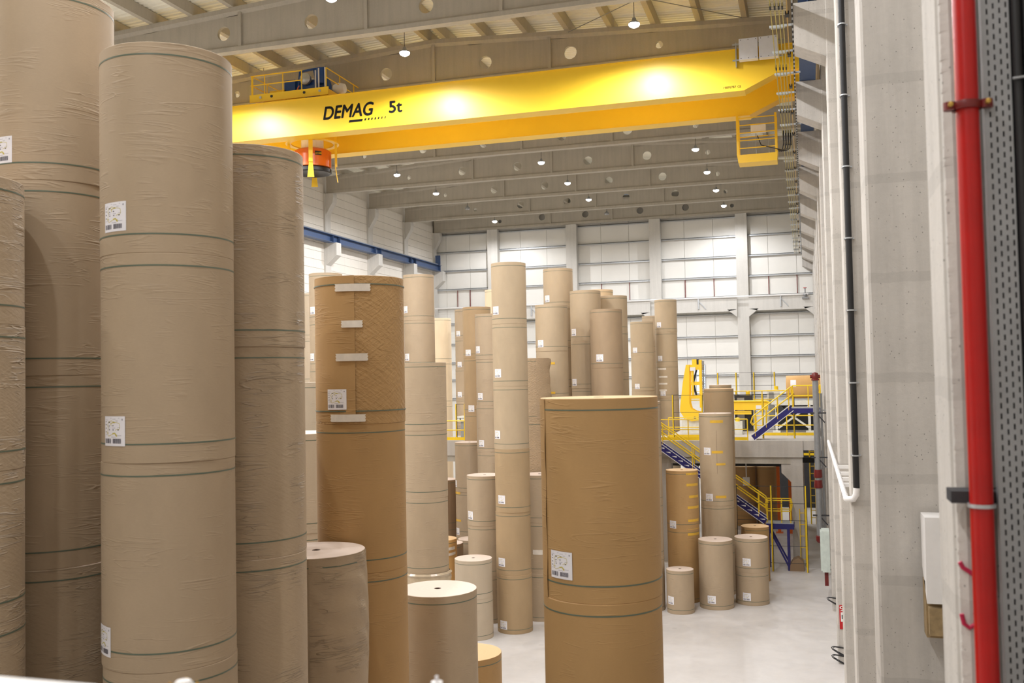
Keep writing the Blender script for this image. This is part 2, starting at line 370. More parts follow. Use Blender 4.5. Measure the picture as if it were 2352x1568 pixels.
# roof beams: webs with real round holes
HOLES = [(-5.53, .16), (-9.38, .29), (-13.25, .29), (-18.05, .29), (-21.97, .29), (-25.88, .16)]
RIBS = [-10.3, -15.7, -21.2]
def beam_mesh():
    mb = MB(); x0, x1 = XL+.05, XR+.3; xe0, xe1 = -29.3, -2.1
    zb = 22.62
    st = sorted([x0, xe0, xe0+.8, xe1-.8, xe1, x1, RIDGE]+[h[0]-.9 for h in HOLES]+[h[0]+.9 for h in HOLES])
    def ring(x):
        zt = roof_z(x)-.01; e = 1 if (x <= xe0+.01 or x >= xe1-.01) else 0
        w = .17 if e else .075
        return [(-.19, zb), (.19, zb), (.19, zb+.17), (w, zb+.27), (w, zt-.3), (.19 if not e else .2, zt-.18), (.2, zt), (-.2, zt), (-.2 if not e else -.2, zt-.18), (-w, zt-.3), (-w, zb+.27), (-.19, zb+.17)]
    R = [[(x, a, z) for a, z in ring(x)] for x in st]
    for i in range(len(st)-1):
        A, B = R[i], R[i+1]; n = 12
        hole = next((h for h in HOLES if st[i] <= h[0] <= st[i+1] and abs(st[i+1]-st[i]-1.8) < .01), None)
        for k in range(n):
            if hole and k in (3, 9): continue
            mb.add([A[k], A[(k+1) % n], B[(k+1) % n], B[k]], [(0, 1, 2, 3)])
        if hole:
            hx, hr = hole; hz = 23.42 if hr > .2 else 23.3
            za, zb2 = zb+.27, (roof_z(st[i])-.31, roof_z(st[i+1])-.31)
            K = 24; circ = []; outer = []
            for k in range(K):
                a = (k+.5)*2*PI/K; ca, sa = math.cos(a), math.sin(a)
                circ.append((hx+hr*ca, hz+hr*sa))
                t = 1e9
                if ca > 0: t = min(t, (st[i+1]-hx)/ca)
                if ca < 0: t = min(t, (st[i]-hx)/ca)
                top = (zb2[0]+zb2[1])/2
                if sa > 0: t = min(t, (top-hz)/sa)
                if sa < 0: t = min(t, (za-hz)/sa)
                outer.append((hx+t*ca, hz+t*sa))
            def snap(p):
                x, z = p
                return (x, z)
            cors = [(st[i], za), (st[i+1], za), (st[i], zb2[0]), (st[i+1], zb2[1])]
            for cx, cz in cors:   # pull the nearest outer point onto each corner
                j = min(range(K), key=lambda q: (outer[q][0]-cx)**2+(outer[q][1]-cz)**2); outer[j] = (cx, cz)
            for sgn in (-1, 1):
                vs = [(x, .075*sgn, z) for x, z in circ]+[(x, .075*sgn, z) for x, z in outer]
                mb.add(vs, [(k, (k+1) % K, K+(k+1) % K, K+k) for k in range(K)])
            mb.add([(x, s*.075, z) for s in (-1, 1) for x, z in circ], [(k, (k+1) % K, K+(k+1) % K, K+k) for k in range(K)])
    mb.add(R[0], [tuple(range(12))]); mb.add(R[-1], [tuple(range(12))])
    for x in RIBS:
        mb.box(x-.07, x+.07, -.16, .16, zb+.1, roof_z(x)-.1)
    return mb.mesh('roof_beam', 'concb')
bmesh_ = beam_mesh()
for i, b in enumerate(BEAMS):
    lab = {0: 'concrete roof beam above the camera side of the hall', 1: 'nearest concrete roof beam with round holes, crossing the top left corner', 2: 'concrete roof beam just above the yellow crane girder',
           8: 'farthest concrete roof beam, on top of the white back wall'}.get(i, ORD[i-3]+' concrete roof beam beyond the yellow crane' if i > 2 else '')
    tag(inst(bmesh_, 'roof_beam', (0, b, 0)), lab, 'beam', 'concrete roof beams')
br = thing('roof_bracing', 'thin crossed steel rods under the roof sheet above the crane', 'bracing')
mb = MB(); mb.tube([(-9.4, 34.0, 24.25), (-2.1, 40.3, 23.95)], .02, 6).tube([(-9.4, 40.3, 24.25), (-2.1, 34.0, 23.95)], .02, 6).build('rod', 'steel', br)
MB().box(-5.85, -5.65, 37.0, 37.25, 24.04, 24.16).build('coupling', 'black', br)

# high-bay lamps
hm = MB().lathe([(0, .46), (.06, .46), (.09, .36), (.18, .3), (.205, .26), (.2, .24), (0, .24)], 20, mis=[0]*6).mesh('housing', 'steel', True)
lm = MB().lathe([(0, .1), (.1, .11), (.17, .15), (.2, .2), (.2, .24), (0, .24)], 20).mesh('lens', 'lens', True)
lm0 = MB().lathe([(0, .1), (.1, .11), (.17, .15), (.2, .2), (.2, .24), (0, .24)], 20).mesh('lens', 'glass', True)
rown = {-24.9: 'left', -15.25: 'middle', -5.85: 'right'}
for j, yy in enumerate(LAMP_Y):
    for x in LAMP_X:
        off = (x, yy) in LAMP_OFF
        if (x, yy) in LAMP_NONE: continue
        t = thing('bay_lamp', ('unlit' if off else 'lit')+' bell lamp on a cable in the '+rown[x]+' row, '+ORDX[j]+' from the camera end', 'lamp', tuple(Vector(lamp_xyz(x, yy))+Vector((0, 0, .04))), 'hanging high bay lamps')
        inst(hm, 'housing', (0, 0, 0), t); inst(lm0 if off else lm, 'lens', (0, 0, .012), t)
        cz = roof_z(x)+.5-lamp_xyz(x, yy)[2]-.04
        MB().tube([(0, 0, .41), (0, 0, cz)], .012, 5).build('cable', 'dgrey', t)

# ------------------------------------------------------------------ crane rails and conductors
def ibeam(mb, x, y0, y1, z0, z1, w=.42):
    mb.box(x-w/2, x+w/2, y0, y1, z0, z0+.03).box(x-.012, x+.012, y0, y1, z0+.03, z1-.03).box(x-w/2, x+w/2, y0, y1, z1-.03, z1)
    return mb
for nm, x, y0, y1, lb in (('crane_rail', XL+.5, 20, 82.2, 'blue steel crane rail beam along the white left wall'), ('crane_rail', .32, 27.2, 82.2, 'blue steel crane rail beam on the right wall corbels')):
    t = thing(nm, lb, 'rail', (0, 0, 0), 'blue crane rails')
    ibeam(MB(), x, y0, y1, 19.06, 19.6, .5).build('rail_beam', 'blue', t)
    stm = MB().box(-.24, .24, -.01, .01, 19.09, 19.57).mesh('stiffener', 'blue')
    for b in BEAMS:
        for d in (-.5, .5):
            if y0 < b+d < y1: inst(stm, 'stiffener', (x, b+d, 0), t)
    MB().box(x-.03, x+.03, y0, y1, 19.6, 19.74).build('rail_head', 'steel', t)
    MB().box(x-.24, x+.24, y1-.3, y1-.25, 19.65, 20.5).build('end_stop', 'blue', t)
for i, x in enumerate((-.62, -.51, -.41, -.32)):
    t = tag(MB().box(x-.012, x+.012, 14, 81.5, 18.88, 18.95).build('conductor_rail', 'conduct'), ORD[i]+' yellow conductor rail of four, counted from the hall side', 'rail', 'crane conductor rails')
    y = 15.0+i*.02; sl_ = MB().box(-.022, .022, 0, .22, 18.86, 18.97).mesh('joint_sleeve', 'dgrey')
    while y < 81: inst(sl_, 'joint_sleeve', (x, y, 0), t); y += 5.3
t = tag(MB().box(-.225, -.195, 14, 81.5, 18.86, 18.95).build('control_rail', 'brass'), 'orange yellow control rail beside the four conductor rails', 'rail')
y = 16.; sl_ = MB().box(-.26, -.16, 0, .25, 18.84, 18.93).mesh('joint_sleeve', 'black')
while y < 81: inst(sl_, 'joint_sleeve', (0, y, 0), t); y += 3.4
for k in range(30):
    y = 16.2+2.25*k
    o = MB().box(-.7, .1, y, y+.05, 18.96, 19.02).box(-.66, -.28, y-.02, y+.07, 18.93, 18.965).build('rail_bracket', 'galv'); tag(o, ORDX[k]+' thin grey hanger bar across the yellow conductor rails, counted from the camera', 'bracket', 'conductor rail hangers')
t = tag(MB().box(-.1, -.06, 14, 82, 18.84, 19.02).build('cable_track', 'galv'), 'slotted grey and black strip along the corbel tips on the right', 'track')
mb = MB(); y = 14.1
while y < 81.5: mb.box(-.106, -.1, y, y+.2, 18.86, 19.0).box(-.1, -.06, y, y+.2, 18.835, 18.84); y += .42
sl = mb.build('slots', 'black', t); sl['kind'] = 'stuff'

# ------------------------------------------------------------------ the crane
cr_ = thing('bridge_crane', 'yellow double girder bridge crane spanning the hall, lettered 5t', 'crane', (-.06, .3, .1))
def girder(y0, y1, x0=XL+.6):
    zt, zb = 21.5, 19.95
    mb = MB().prism([(x0, zb+.55), (x0+1.2, zb), (-1.85, zb), (-.62, 20.5), (.2, 20.55), (.2, zt), (x0, zt)], 1, y0, y1)
    mb.box(x0, .2, y0-.05, y1+.05, zt, zt+.03).prism([(x0+1.2, zb-.02), (-1.84, zb-.02), (-1.84, zb), (x0+1.2, zb)], 1, y0-.02, y1+.02)
    return mb
G1, G2 = 36.8, 40.5
girder(G1, G1+.72).build('girder', 'yel', cr_); girder(G2, G2+.72).build('girder', 'yel', cr_)
for y in (G1+.72, G2-.85): MB().box(XL+.8, -.4, y+.02, y+.83, 21.36, 21.4).build('bounce_plate', 'yel', cr_)  # unseen yellow plates added to bounce lamp light up to the roof
for xx in (.32, XL+.5):
    e = MB().box(xx-.2, xx+.2, 35.6, 42.3, 19.85, 20.55).build('end_truck', 'yel', cr_)
    for y in (36.1, 41.8): MB().lathe([(0, -.08), (.17, -.08), (.17, .08), (0, .08)], 16, (xx, y, 19.82), ax=0).build('wheel', 'dgrey', e)
def text_mesh(body, size, shear=0, extr=.002, offset=0):
    cu = bpy.data.curves.new('txt', 'FONT'); cu.body = body; cu.size = size; cu.shear = shear; cu.extrude = extr; cu.offset = offset
    ob = bpy.data.objects.new('txt', cu); COL.objects.link(ob); dg = bpy.context.evaluated_depsgraph_get(); dg.update()
    me = bpy.data.meshes.new_from_object(ob.evaluated_get(dg)); bpy.data.objects.remove(ob); return me
def put_text(body, x0, x1, y, z, h, parent, mat, shear=0, offset=0, name='lettering', label=None, bold=0):
    me = text_mesh(body, 1, shear, .002, offset); xs = [v.co.x for v in me.vertices]; ys = [v.co.y for v in me.vertices]
    sx = (x1-x0)/(max(xs)-min(xs)); sz = h/(max(ys)-min(ys)); mx, my = min(xs), min(ys)
    for v in me.vertices: v.co = Vector((x0+(v.co.x-mx)*sx, y-v.co.z, z+(v.co.y-my)*sz))
    if bold:
        vs = [tuple(v.co) for v in me.vertices]; fs = [tuple(p.vertices) for p in me.polygons]; n = len(vs); V, Fc = [], []
        for q, (dx, dz) in enumerate(((0, 0), (bold, 0), (bold/2, bold/2), (bold/2, -bold/2))):
            V += [(x_+dx, y_-.0005*q, z_+dz) for x_, y_, z_ in vs]; Fc += [tuple(i+n*q for i in f) for f in fs]
        me = bpy.data.meshes.new(name); me.from_pydata(V, [], Fc)
    me.materials.clear(); me.materials.append(M[mat]); o = bpy.data.objects.new(name, me); COL.objects.link(o); o.parent = parent
    if label: o['label'] = label
    return o
put_text('DEMAG', -19.45, -17.1, G1-.006, 20.5, .55, cr_, 'letter', .22, 0, label='black slanted maker lettering', bold=.035)
put_text('5t', -16.38, -15.8, G1-.006, 20.5, .48, cr_, 'letter', 0, 0, label='black load figure', bold=.035)
MB().prism([(-18.25, 20.27), (-17.62, 20.27), (-17.58, 20.37), (-18.21, 20.37)], 1, G1-.004, G1).build('lettering_bar', 'letter', cr_)
for k in range(7):
    x = -17.52+k*.155; ww = .075-.005*k
    MB().prism([(x, 20.29), (x+ww, 20.29), (x+ww+.03, 20.38), (x+.03, 20.38)], 1, G1-.004, G1).build('lettering_dash', 'letter', cr_)
put_text('19895787', -2.62, -2.16, G1-.003, 20.06, .085, cr_, 'letter', 0, 0); put_text('CE', -2.1, -1.98, G1-.003, 20.06, .08, cr_, 'letter', 0, 0)
# switch boxes on the right end of the front girder
for a, b in ((-1.99, -1.31), (-1.27, -.58)):
    o = MB().box(a, b, 36.32, 36.6, 20.95, 21.74).build('switch_box', 'cab', cr_)
    mb = MB()
    for x in (a+.07, (a+b)/2, b-.07):
        for z in (21.0, 21.69): mb.lathe([(0, 0), (.015, 0), (.015, .01), (0, .01)], 8, (x, 36.31, z), ax=1)
    mb.build('screw', 'dgrey', o)
MB().box(-2.25, -.4, 36.6, 36.66, 21.02, 21.07).box(-2.25, -.4, 36.6, 36.66, 21.62, 21.67).box(-2.14, -2.1, 36.62, 36.82, 20.8, 21.72).build('box_bracket', 'galv', cr_)
# service basket
bk = thing('service_basket', 'yellow service cage hanging under the right end of the crane', 'cage', (0, .3, .1))
MB().prism([(-2.42, 17.95), (-2.47, 18.28), (-.86, 18.28), (-.88, 17.95)], 1, 40.35, 41.25).build('floor_box', 'yel', bk)
for y in (40.38, 41.22):
    for x in (-2.43, -.9): MB().box(x-.045, x+.045, y-.03, y+.03, 18.28, 19.92).build('post', 'yel', bk)
    for z in ((18.55, 18.87, 19.18, 19.5, 19.8) if y < 41 else (19.2,)): MB().tube([(-2.42, y, z), (-.9, y, z)], .022, 6).build('bar', 'yel', bk)
for x in (-1.72, -1.2): MB().tube([(x, 41.1, 18.28), (x, 41.1, 19.3)], .014, 6).build('rod', 'steel', bk)
cable = thing('cable_loop', 'black cables looping beside the yellow service cage', 'cable', (0, .3, .0))
for k in range(4):
    x = -.32-.09*k
    MB().tube([(x, 39.4, 18.9), (x, 39.45, 18.55), (x-.05, 39.6, 18.32), (x-.2, 39.75, 18.26), (-.85, 40.1, 18.45), (-1.5, 40.5, 18.75), (-1.65, 40.7, 19.2)], .02, 6).build('cable', 'black', cable)
    MB().box(x-.03, x+.03, 39.35, 39.5, 18.6, 19.0).build('current_collector', 'black', cable)
MB().box(-1.9, -1.3, 40.45, 40.7, 19.3, 19.6).build('junction_box', 'cab', cable)
# trolley
tr = thing('crane_trolley', 'yellow trolley with blue hoist and handrails on top of the crane', 'trolley', (-.16, .3, .1))
for yf in (37.0, 41.0): MB().box(-23.05, -19.2, yf, yf+.06, 21.66, 22.0).build('side_frame', 'yel', tr)
for xf in (-22.9, -21.3, -19.7): MB().box(xf, xf+.4, 37.06, 41, 21.7, 21.98).build('cross_beam', 'yel', tr)
for x in (-22.5, -21.95, -20.35, -19.6):
    MB().lathe([(0, 0), (.06, 0), (.06, .02), (0, .02)], 12, (x, 36.975, 21.85), ax=1).build('hole_plug', 'hoistdark' if x in (-21.95, -20.35) else 'galv', tr)
for y0 in (37.02, 41.03):
    for x in (-22.9, -22.3, -21.4, -20.48): MB().tube([(x, y0, 21.98), (x, y0, 22.84)], .025, 6).build('rail_post', 'yel', tr)
    for z in (22.42, 22.84): MB().tube([(-23.0, y0, z), (-20.45, y0, z)], .025, 6).build('rail_bar', 'yel', tr)
for x in (-22.95, -19.3):
    for z in (22.42, 22.84): MB().tube([(x, 37.02, z), (x, 41.03, z)], .025, 6).build('rail_bar', 'yel', tr)
    for y in (37.02, 38.3, 39.7, 41.0): MB().tube([(x, y, 21.98), (x, y, 22.84)], .025, 6).build('rail_post', 'yel', tr)
h = MB().lathe([(0, -.95), (.3, -.95), (.33, -.9), (.33, .55), (.3, .6), (0, .6)], 24, (-20.55, 38.5, 22.55), ax=0).build('hoist_drum', 'hblue', tr, True)
MB().box(-21.95, -21.4, 38.1, 38.9, 22.35, 22.85).build('motor_cover', 'hblue', h)
MB().lathe([(0, -.12), (.16, -.1), (.26, -.02), (.27, .1), (.2, .15), (0, .15)], 24, (-20.85, 38.0, 22.8), ax=1).build('brake_bell', 'galv', h, True)
MB().box(-22.7, -21.9, 38.1, 38.8, 21.98, 22.45).build('ballast_box', 'yel', tr)
MB().box(-21.6, -19.6, 38.1, 39.0, 21.98, 22.2).build('hoist_base', 'hblue', tr)
for p, q in (((-21.3, 38.2, 22.4), (-21.2, 38.2, 23.2)), ((-20.35, 38.2, 22.4), (-20.5, 38.2, 23.25)), ((-21.2, 38.2, 23.2), (-20.5, 38.2, 23.25)), ((-20.5, 38.2, 23.25), (-19.9, 38.2, 23.25))): MB().bar(p, q, .08).build('hoist_strut', 'hblue', tr)
MB().lathe([(0, 0), (.2, 0), (.22, .05), (.22, .7), (0, .74)], 18, (-20.1, 38.1, 22.5)).build('gear_motor', 'hblue', tr, True)
for x, y, r, z in ((-19.85, 38.0, .05, 23.2), (-20.3, 37.95, .04, 23.1), (-20.1, 37.86, .035, 23.15)): MB().tube([(x, y, 22.2), (x, y, z)], r, 8).build('chrome_pipe', 'cab', tr)
MB().lathe([(0, -.3), (.2, -.25), (.27, 0), (.2, .25), (0, .3)], 16, (-19.35, 38.4, 22.3), ax=0).build('buffer_tank', 'cab', tr, True)
MB().tube([(-21.1, 37.6, 22.0), (-21.05, 37.7, 22.3), (-21.15, 38.0, 22.5)], .03, 6).build('orange_hose', 'oran', tr)
# vacuum lifter
vg = thing('vacuum_lifter', 'orange round vacuum lifter with yellow arms hanging under the crane', 'lifter', (-21.2, 39.25, .1))
MB().lathe([(0, 19.78), (.72, 19.78), (.84, 19.7), (.84, 18.98), (.8, 18.96), (0, 18.96)], 40).build('drum', 'oran', vg, True)
MB().lathe([(0, 18.96), (.78, 18.96), (.85, 18.9), (.85, 18.76), (.8, 18.72), (.6, 18.8), (0, 18.8)], 40).build('suction_skirt', 'black', vg, True)
MB().lathe([(.95, 20.1), (1.2, 20.1), (1.2, 20.06), (.95, 20.06), (.95, 20.1)], 40).build('guide_ring', 'yel', vg)
MB().lathe([(.0, 20.3), (.5, 20.3), (.5, 19.78), (0, 19.78)], 24).build('pump_box', 'cab', vg)
for k in range(3):
    a = k*2.1+.4; MB().tube([(.35*math.cos(a), .35*math.sin(a), 19.7), (.3*math.cos(a), .3*math.sin(a), 21.8)], .06, 6).build('hoist_rope', 'hoistdark', vg)
for k in range(4):
    a = -PI/2+k*PI/2+.42; mb = MB(); ca, sa = math.cos(a), math.sin(a)
    def P(r, t, z): return (r*ca-t*sa, r*sa+t*ca, z)
    mb.add([P(rr, tt, zz) for rr in (1.0, 1.1) for tt in (-.09, .09) for zz in (19.05, 20.6)], [(0, 1, 3, 2), (4, 6, 7, 5), (0, 4, 5, 1), (2, 3, 7, 6), (0, 2, 6, 4), (1, 5, 7, 3)])
    mb.add([P(rr, tt, zz) for (rr, tt, zz) in ((1.0, -.08, 19.06), (1.0, .08, 19.06), (1.04, .08, 19.06), (1.04, -.08, 19.06), (1.1, -.15, 18.35), (1.1, .15, 18.35), (1.14, .15, 18.35), (1.14, -.15, 18.35))],
           [(0, 1, 2, 3), (4, 5, 6, 7), (0, 1, 5, 4), (1, 2, 6, 5), (2, 3, 7, 6), (3, 0, 4, 7)])
    mb.build('guide_arm', 'yel', vg)
pl = MB()
for k in range(6):
    a = -PI/2+.62+k*.06; b = a+.06
    pl.add([(.85*math.cos(t), .85*math.sin(t), z) for t in (a, b) for z in (19.42, 19.6)], [(0, 2, 3, 1)])
pl = pl.build('name_plate', 'black', vg)
lt = put_text('aerolift', 0, .30, 0, 19.46, .1, pl, 'yel2', .1)
for v in lt.data.vertices:
    a = -PI/2+.64+v.co.x/.853; v.co = Vector(((.853-v.co.y)*math.cos(a), (.853-v.co.y)*math.sin(a), v.co.z))

# ------------------------------------------------------------------ paper rolls: (key, centre, radius, paper, seam heights, labels (angle, z), tapes (a0, a1, z, h))
STACKS = [
  ('S1',(-8.63, 8.049),0.7,'bw',[11.662, 10.132, 8.619, 7.077, 5.662, 4.246, 2.831, 1.415, 0.0],[],[]),
  ('S2',(-8.744, 9.636),0.7,'b',[14.142, 11.859, 9.6, 7.389, 4.926, 2.463, 0.0],[(-98.2, 12.22)],[]),
  ('L3',(-6.752, 9.163),0.7,'b',[13.072, 10.85, 8.662, 6.512, 4.341, 2.171, 0.0],[(-103.9, 11.246), (-105.4, 8.999), (-124.1, 6.8)],[]),
  ('S4',(-6.699, 10.673),0.7,'bw',[12.331, 9.9, 7.381, 4.921, 2.46, 0.0],[],[]),
  ('S5',(-6.8, 14.079),0.7,'k',[11.074, 8.802, 6.542, 4.361, 2.181, 0.0],[(-94.6, 9.185)],[(-93.7, -51.9, 10.888, 0.113), (-86.0, -61.8, 10.329, 0.106), (-93.8, -55.9, 9.824, 0.113), (-102.2, -59.7, 8.899, 0.112)]),
  ('S24',(-6.837, 12.618),0.7,'b',[7.04, 4.694, 2.347, 0.0],[],[]),
  ('S23',(-6.437, 16.346),0.7,'b',[5.71, 2.855, 0.0],[],[]),
  ('S25',(-7.104, 19.804),0.7,'k',[3.584, 1.792, 0.0],[],[]),
  ('O',(-2.389, 11.416),0.7,'k',[9.22, 6.915, 4.61, 2.305, 0.0],[(-120.8, 7.325)],[]),
  ('S6',(-11.349, 27.927),0.7,'b',[9.941, 7.873, 5.83, 3.551, 1.775, 0.0],[],[]),
  ('S7',(-16.799, 40.913),0.7,'b',[14.128, 12.053, 9.965, 7.972, 5.979, 3.986, 1.993, 0.0],[(-128.1, 12.555), (-124.1, 10.411)],[]),
  ('S8',(-19.427, 36.981),0.7,'b',[13.948, 11.907, 9.944, 7.955, 5.967, 3.978, 1.989, 0.0],[(-117.0, 12.378), (-123.5, 10.426)],[]),
  ('S9',(-12.379, 22.387),0.7,'p',[9.422, 7.066, 4.711, 2.355, 0.0],[],[]),
  ('S10',(-9.976, 17.888),0.7,'p',[8.411, 6.432, 4.288, 2.144, 0.0],[],[]),
  ('S11',(-25.297, 46.703),0.7,'p',[14.081, 11.648, 9.319, 6.989, 4.659, 2.33, 0.0],[],[]),
  ('S12',(-21.681, 56.163),0.7,'c',[13.104, 10.404, 7.803, 5.202, 2.601, 0.0],[],[]),
  ('S13',(-19.594, 55.227),0.7,'b',[13.521, 11.745, 9.946, 8.149, 6.519, 4.889, 3.26, 1.63, 0.0],[(-117.8, 12.063), (-112.5, 10.207), (-113.2, 8.409)],[]),
  ('S14',(-15.649, 45.653),0.7,'k2',[12.916, 10.388, 7.654, 5.103, 2.551, 0.0],[(-112.0, 10.651), (-101.8, 7.91)],[]),
  ('S15',(-13.858, 42.327),0.7,'b',[12.324, 10.249, 8.141, 6.017, 4.011, 2.006, 0.0],[(-130.3, 10.697), (-121.7, 8.574), (-116.9, 6.445)],[]),
  ('S16',(-17.19, 53.864),0.7,'c',[14.492, 11.84, 8.88, 5.92, 2.96, 0.0],[],[]),
  ('P',(-10.668, 34.919),0.657,'b2',[13.719, 11.417, 9.094, 6.766, 4.431, 2.124, 0.0],[(-124.1, 11.929), (-119.2, 9.587), (-127.5, 7.304), (-114.4, 4.914), (-117.8, 2.605), (-115.4, 0.314)],[]),
  ('S17',(-12.183, 36.144),0.7,'b',[5.632, 3.716, 1.79, 0.0],[(-128.1, 4.116)],[]),
  ('S18',(-11.872, 33.755),0.685,'p',[2.844, 1.462, 0.0],[],[]),
  ('S19',(-14.374, 36.943),0.65,'o',[2.957, 0.0],[],[(-38.1, -5.8, 2.632, 0.121), (-38.4, 1.4, 2.421, 0.104), (-42.3, -7.3, 2.203, 0.121)]),
  ('S20',(-14.881, 38.985),0.68,'d',[2.418, 0.0],[],[]),
  ('S21',(-14.312, 40.726),0.68,'b',[2.328, 0.0],[],[]),
  ('S22',(-17.112, 44.478),0.7,'d',[4.501, 2.25, 0.0],[],[]),
  ('S16b',(-15.431, 43.628),0.7,'b',[6.374, 4.057, 2.028, 0.0],[(-147.4, 4.439), (-136.1, 2.204)],[(-159.6, -113.8, 4.01, 0.102), (-152.2, -111.8, 2.729, 0.102)]),
  ('S26',(-10.174, 36.961),0.7,'b',[5.603, 3.777, 1.822, 0.0],[],[(-101.6, -70.3, 2.656, 0.184)]),
  ('S27',(-10.796, 38.446),0.7,'tw',[10.181, 7.627, 5.085, 2.542, 0.0],[],[]),
  ('S28',(-10.539, 40.742),0.7,'b2',[12.516, 10.502, 8.496, 6.372, 4.248, 2.124, 0.0],[(-120.4, 10.836)],[(-82.2, -66.9, 9.981, 0.093), (-81.3, -67.6, 8.718, 0.093)]),
  ('S29',(-11.122, 44.413),0.7,'b2',[14.467, 12.676, 10.869, 9.057, 7.246, 5.434, 3.623, 1.811, 0.0],[(-126.6, 13.054)],[]),
  ('S30',(-9.539, 43.113),0.7,'b2',[13.259, 10.972, 8.848, 6.636, 4.424, 2.212, 0.0],[(-131.1, 11.384), (-132.6, 9.126)],[]),
  ('S31',(-8.3, 41.609),0.7,'d2',[12.277, 9.732, 7.299, 4.866, 2.433, 0.0],[(-105.3, 10.17)],[]),
  ('S32',(-9.516, 46.152),0.67,'c2',[13.54, 11.217, 8.974, 6.73, 4.487, 2.243, 0.0],[],[]),
  ('S33',(-8.553, 44.562),0.67,'b2',[13.093, 11.44, 9.334, 7.467, 5.6, 3.734, 1.867, 0.0],[],[]),
  ('S34',(-9.563, 59.007),0.7,'b2',[12.606, 10.522, 8.418, 6.313, 4.209, 2.104, 0.0],[(-120.4, 10.879), (-112.5, 8.686)],[]),
  ('S35',(-9.391, 62.5),0.7,'b',[13.139, 10.964, 8.771, 6.578, 4.386, 2.193, 0.0],[],[]),
  ('S36',(-8.237, 60.188),0.68,'b2',[13.983, 11.975, 9.946, 7.922, 5.941, 3.961, 1.98, 0.0],[(-122.5, 12.423), (-119.4, 10.357), (-106.4, 8.218)],[(-133.9, -87.0, 9.712, 0.107), (-128.6, -81.3, 9.231, 0.107), (-129.9, -82.2, 8.804, 0.107), (-127.8, -85.3, 8.404, 0.107)]),
  ('R8',(-6.373, 39.263),0.69,'b',[8.336, 6.288, 4.284, 2.142, 0.0],[],[]),
  ('R1',(-5.11, 41.041),0.665,'k',[5.409, 3.017, 0.0],[(-123.0, 3.168)],[(-67.6, 0.9, 5.286, 0.089), (-67.0, -11.8, 4.839, 0.107), (-58.4, -10.2, 4.351, 0.107), (-64.4, -8.3, 3.907, 0.107), (-64.0, -12.5, 3.371, 0.107), (-64.9, -10.3, 2.978, 0.107), (-66.9, -11.6, 2.819, 0.107)]),
  ('R2',(-3.821, 42.702),0.7,'b2',[7.696, 3.787, 1.894, 0.0],[(-117.7, 6.1), (-113.9, 4.142)],[(-103.0, -58.8, 7.363, 0.111), (-99.7, -61.9, 6.07, 0.111), (-85.8, -53.1, 5.552, 0.092), (-90.3, -53.2, 4.172, 0.11)]),
  ('R3',(-3.865, 45.079),0.68,'k2',[8.706, 6.616, 4.411, 2.205, 0.0],[],[]),
  ('R4',(-5.032, 39.017),0.537,'b',[1.687, 0.0],[(-130.1, 0.522)],[]),
  ('R5',(-3.726, 40.176),0.682,'b',[2.71, 0.0],[(-102.7, 0.407)],[]),
  ('R6',(-2.373, 41.204),0.67,'b',[2.68, 1.297, 0.0],[(-103.6, 1.742), (-107.1, 0.354)],[]),
  ('R7',(-2.438, 45.589),0.625,'k',[2.445, 0.0],[],[]),
  ('R3b',(-4.944, 59.155),0.65,'b',[8.684, 6.1],[],[]),
  ('R10',(-3.833, 61.78),0.682,'k',[3.614, 0.747, 0.0],[],[]),
  ('R11',(-2.509, 61.972),0.65,'k',[3.604, 0.745, 0.0],[],[]),
  ('R12',(-5.208, 61.781),0.69,'k',[3.603, 0.718, 0.0],[],[]),
]
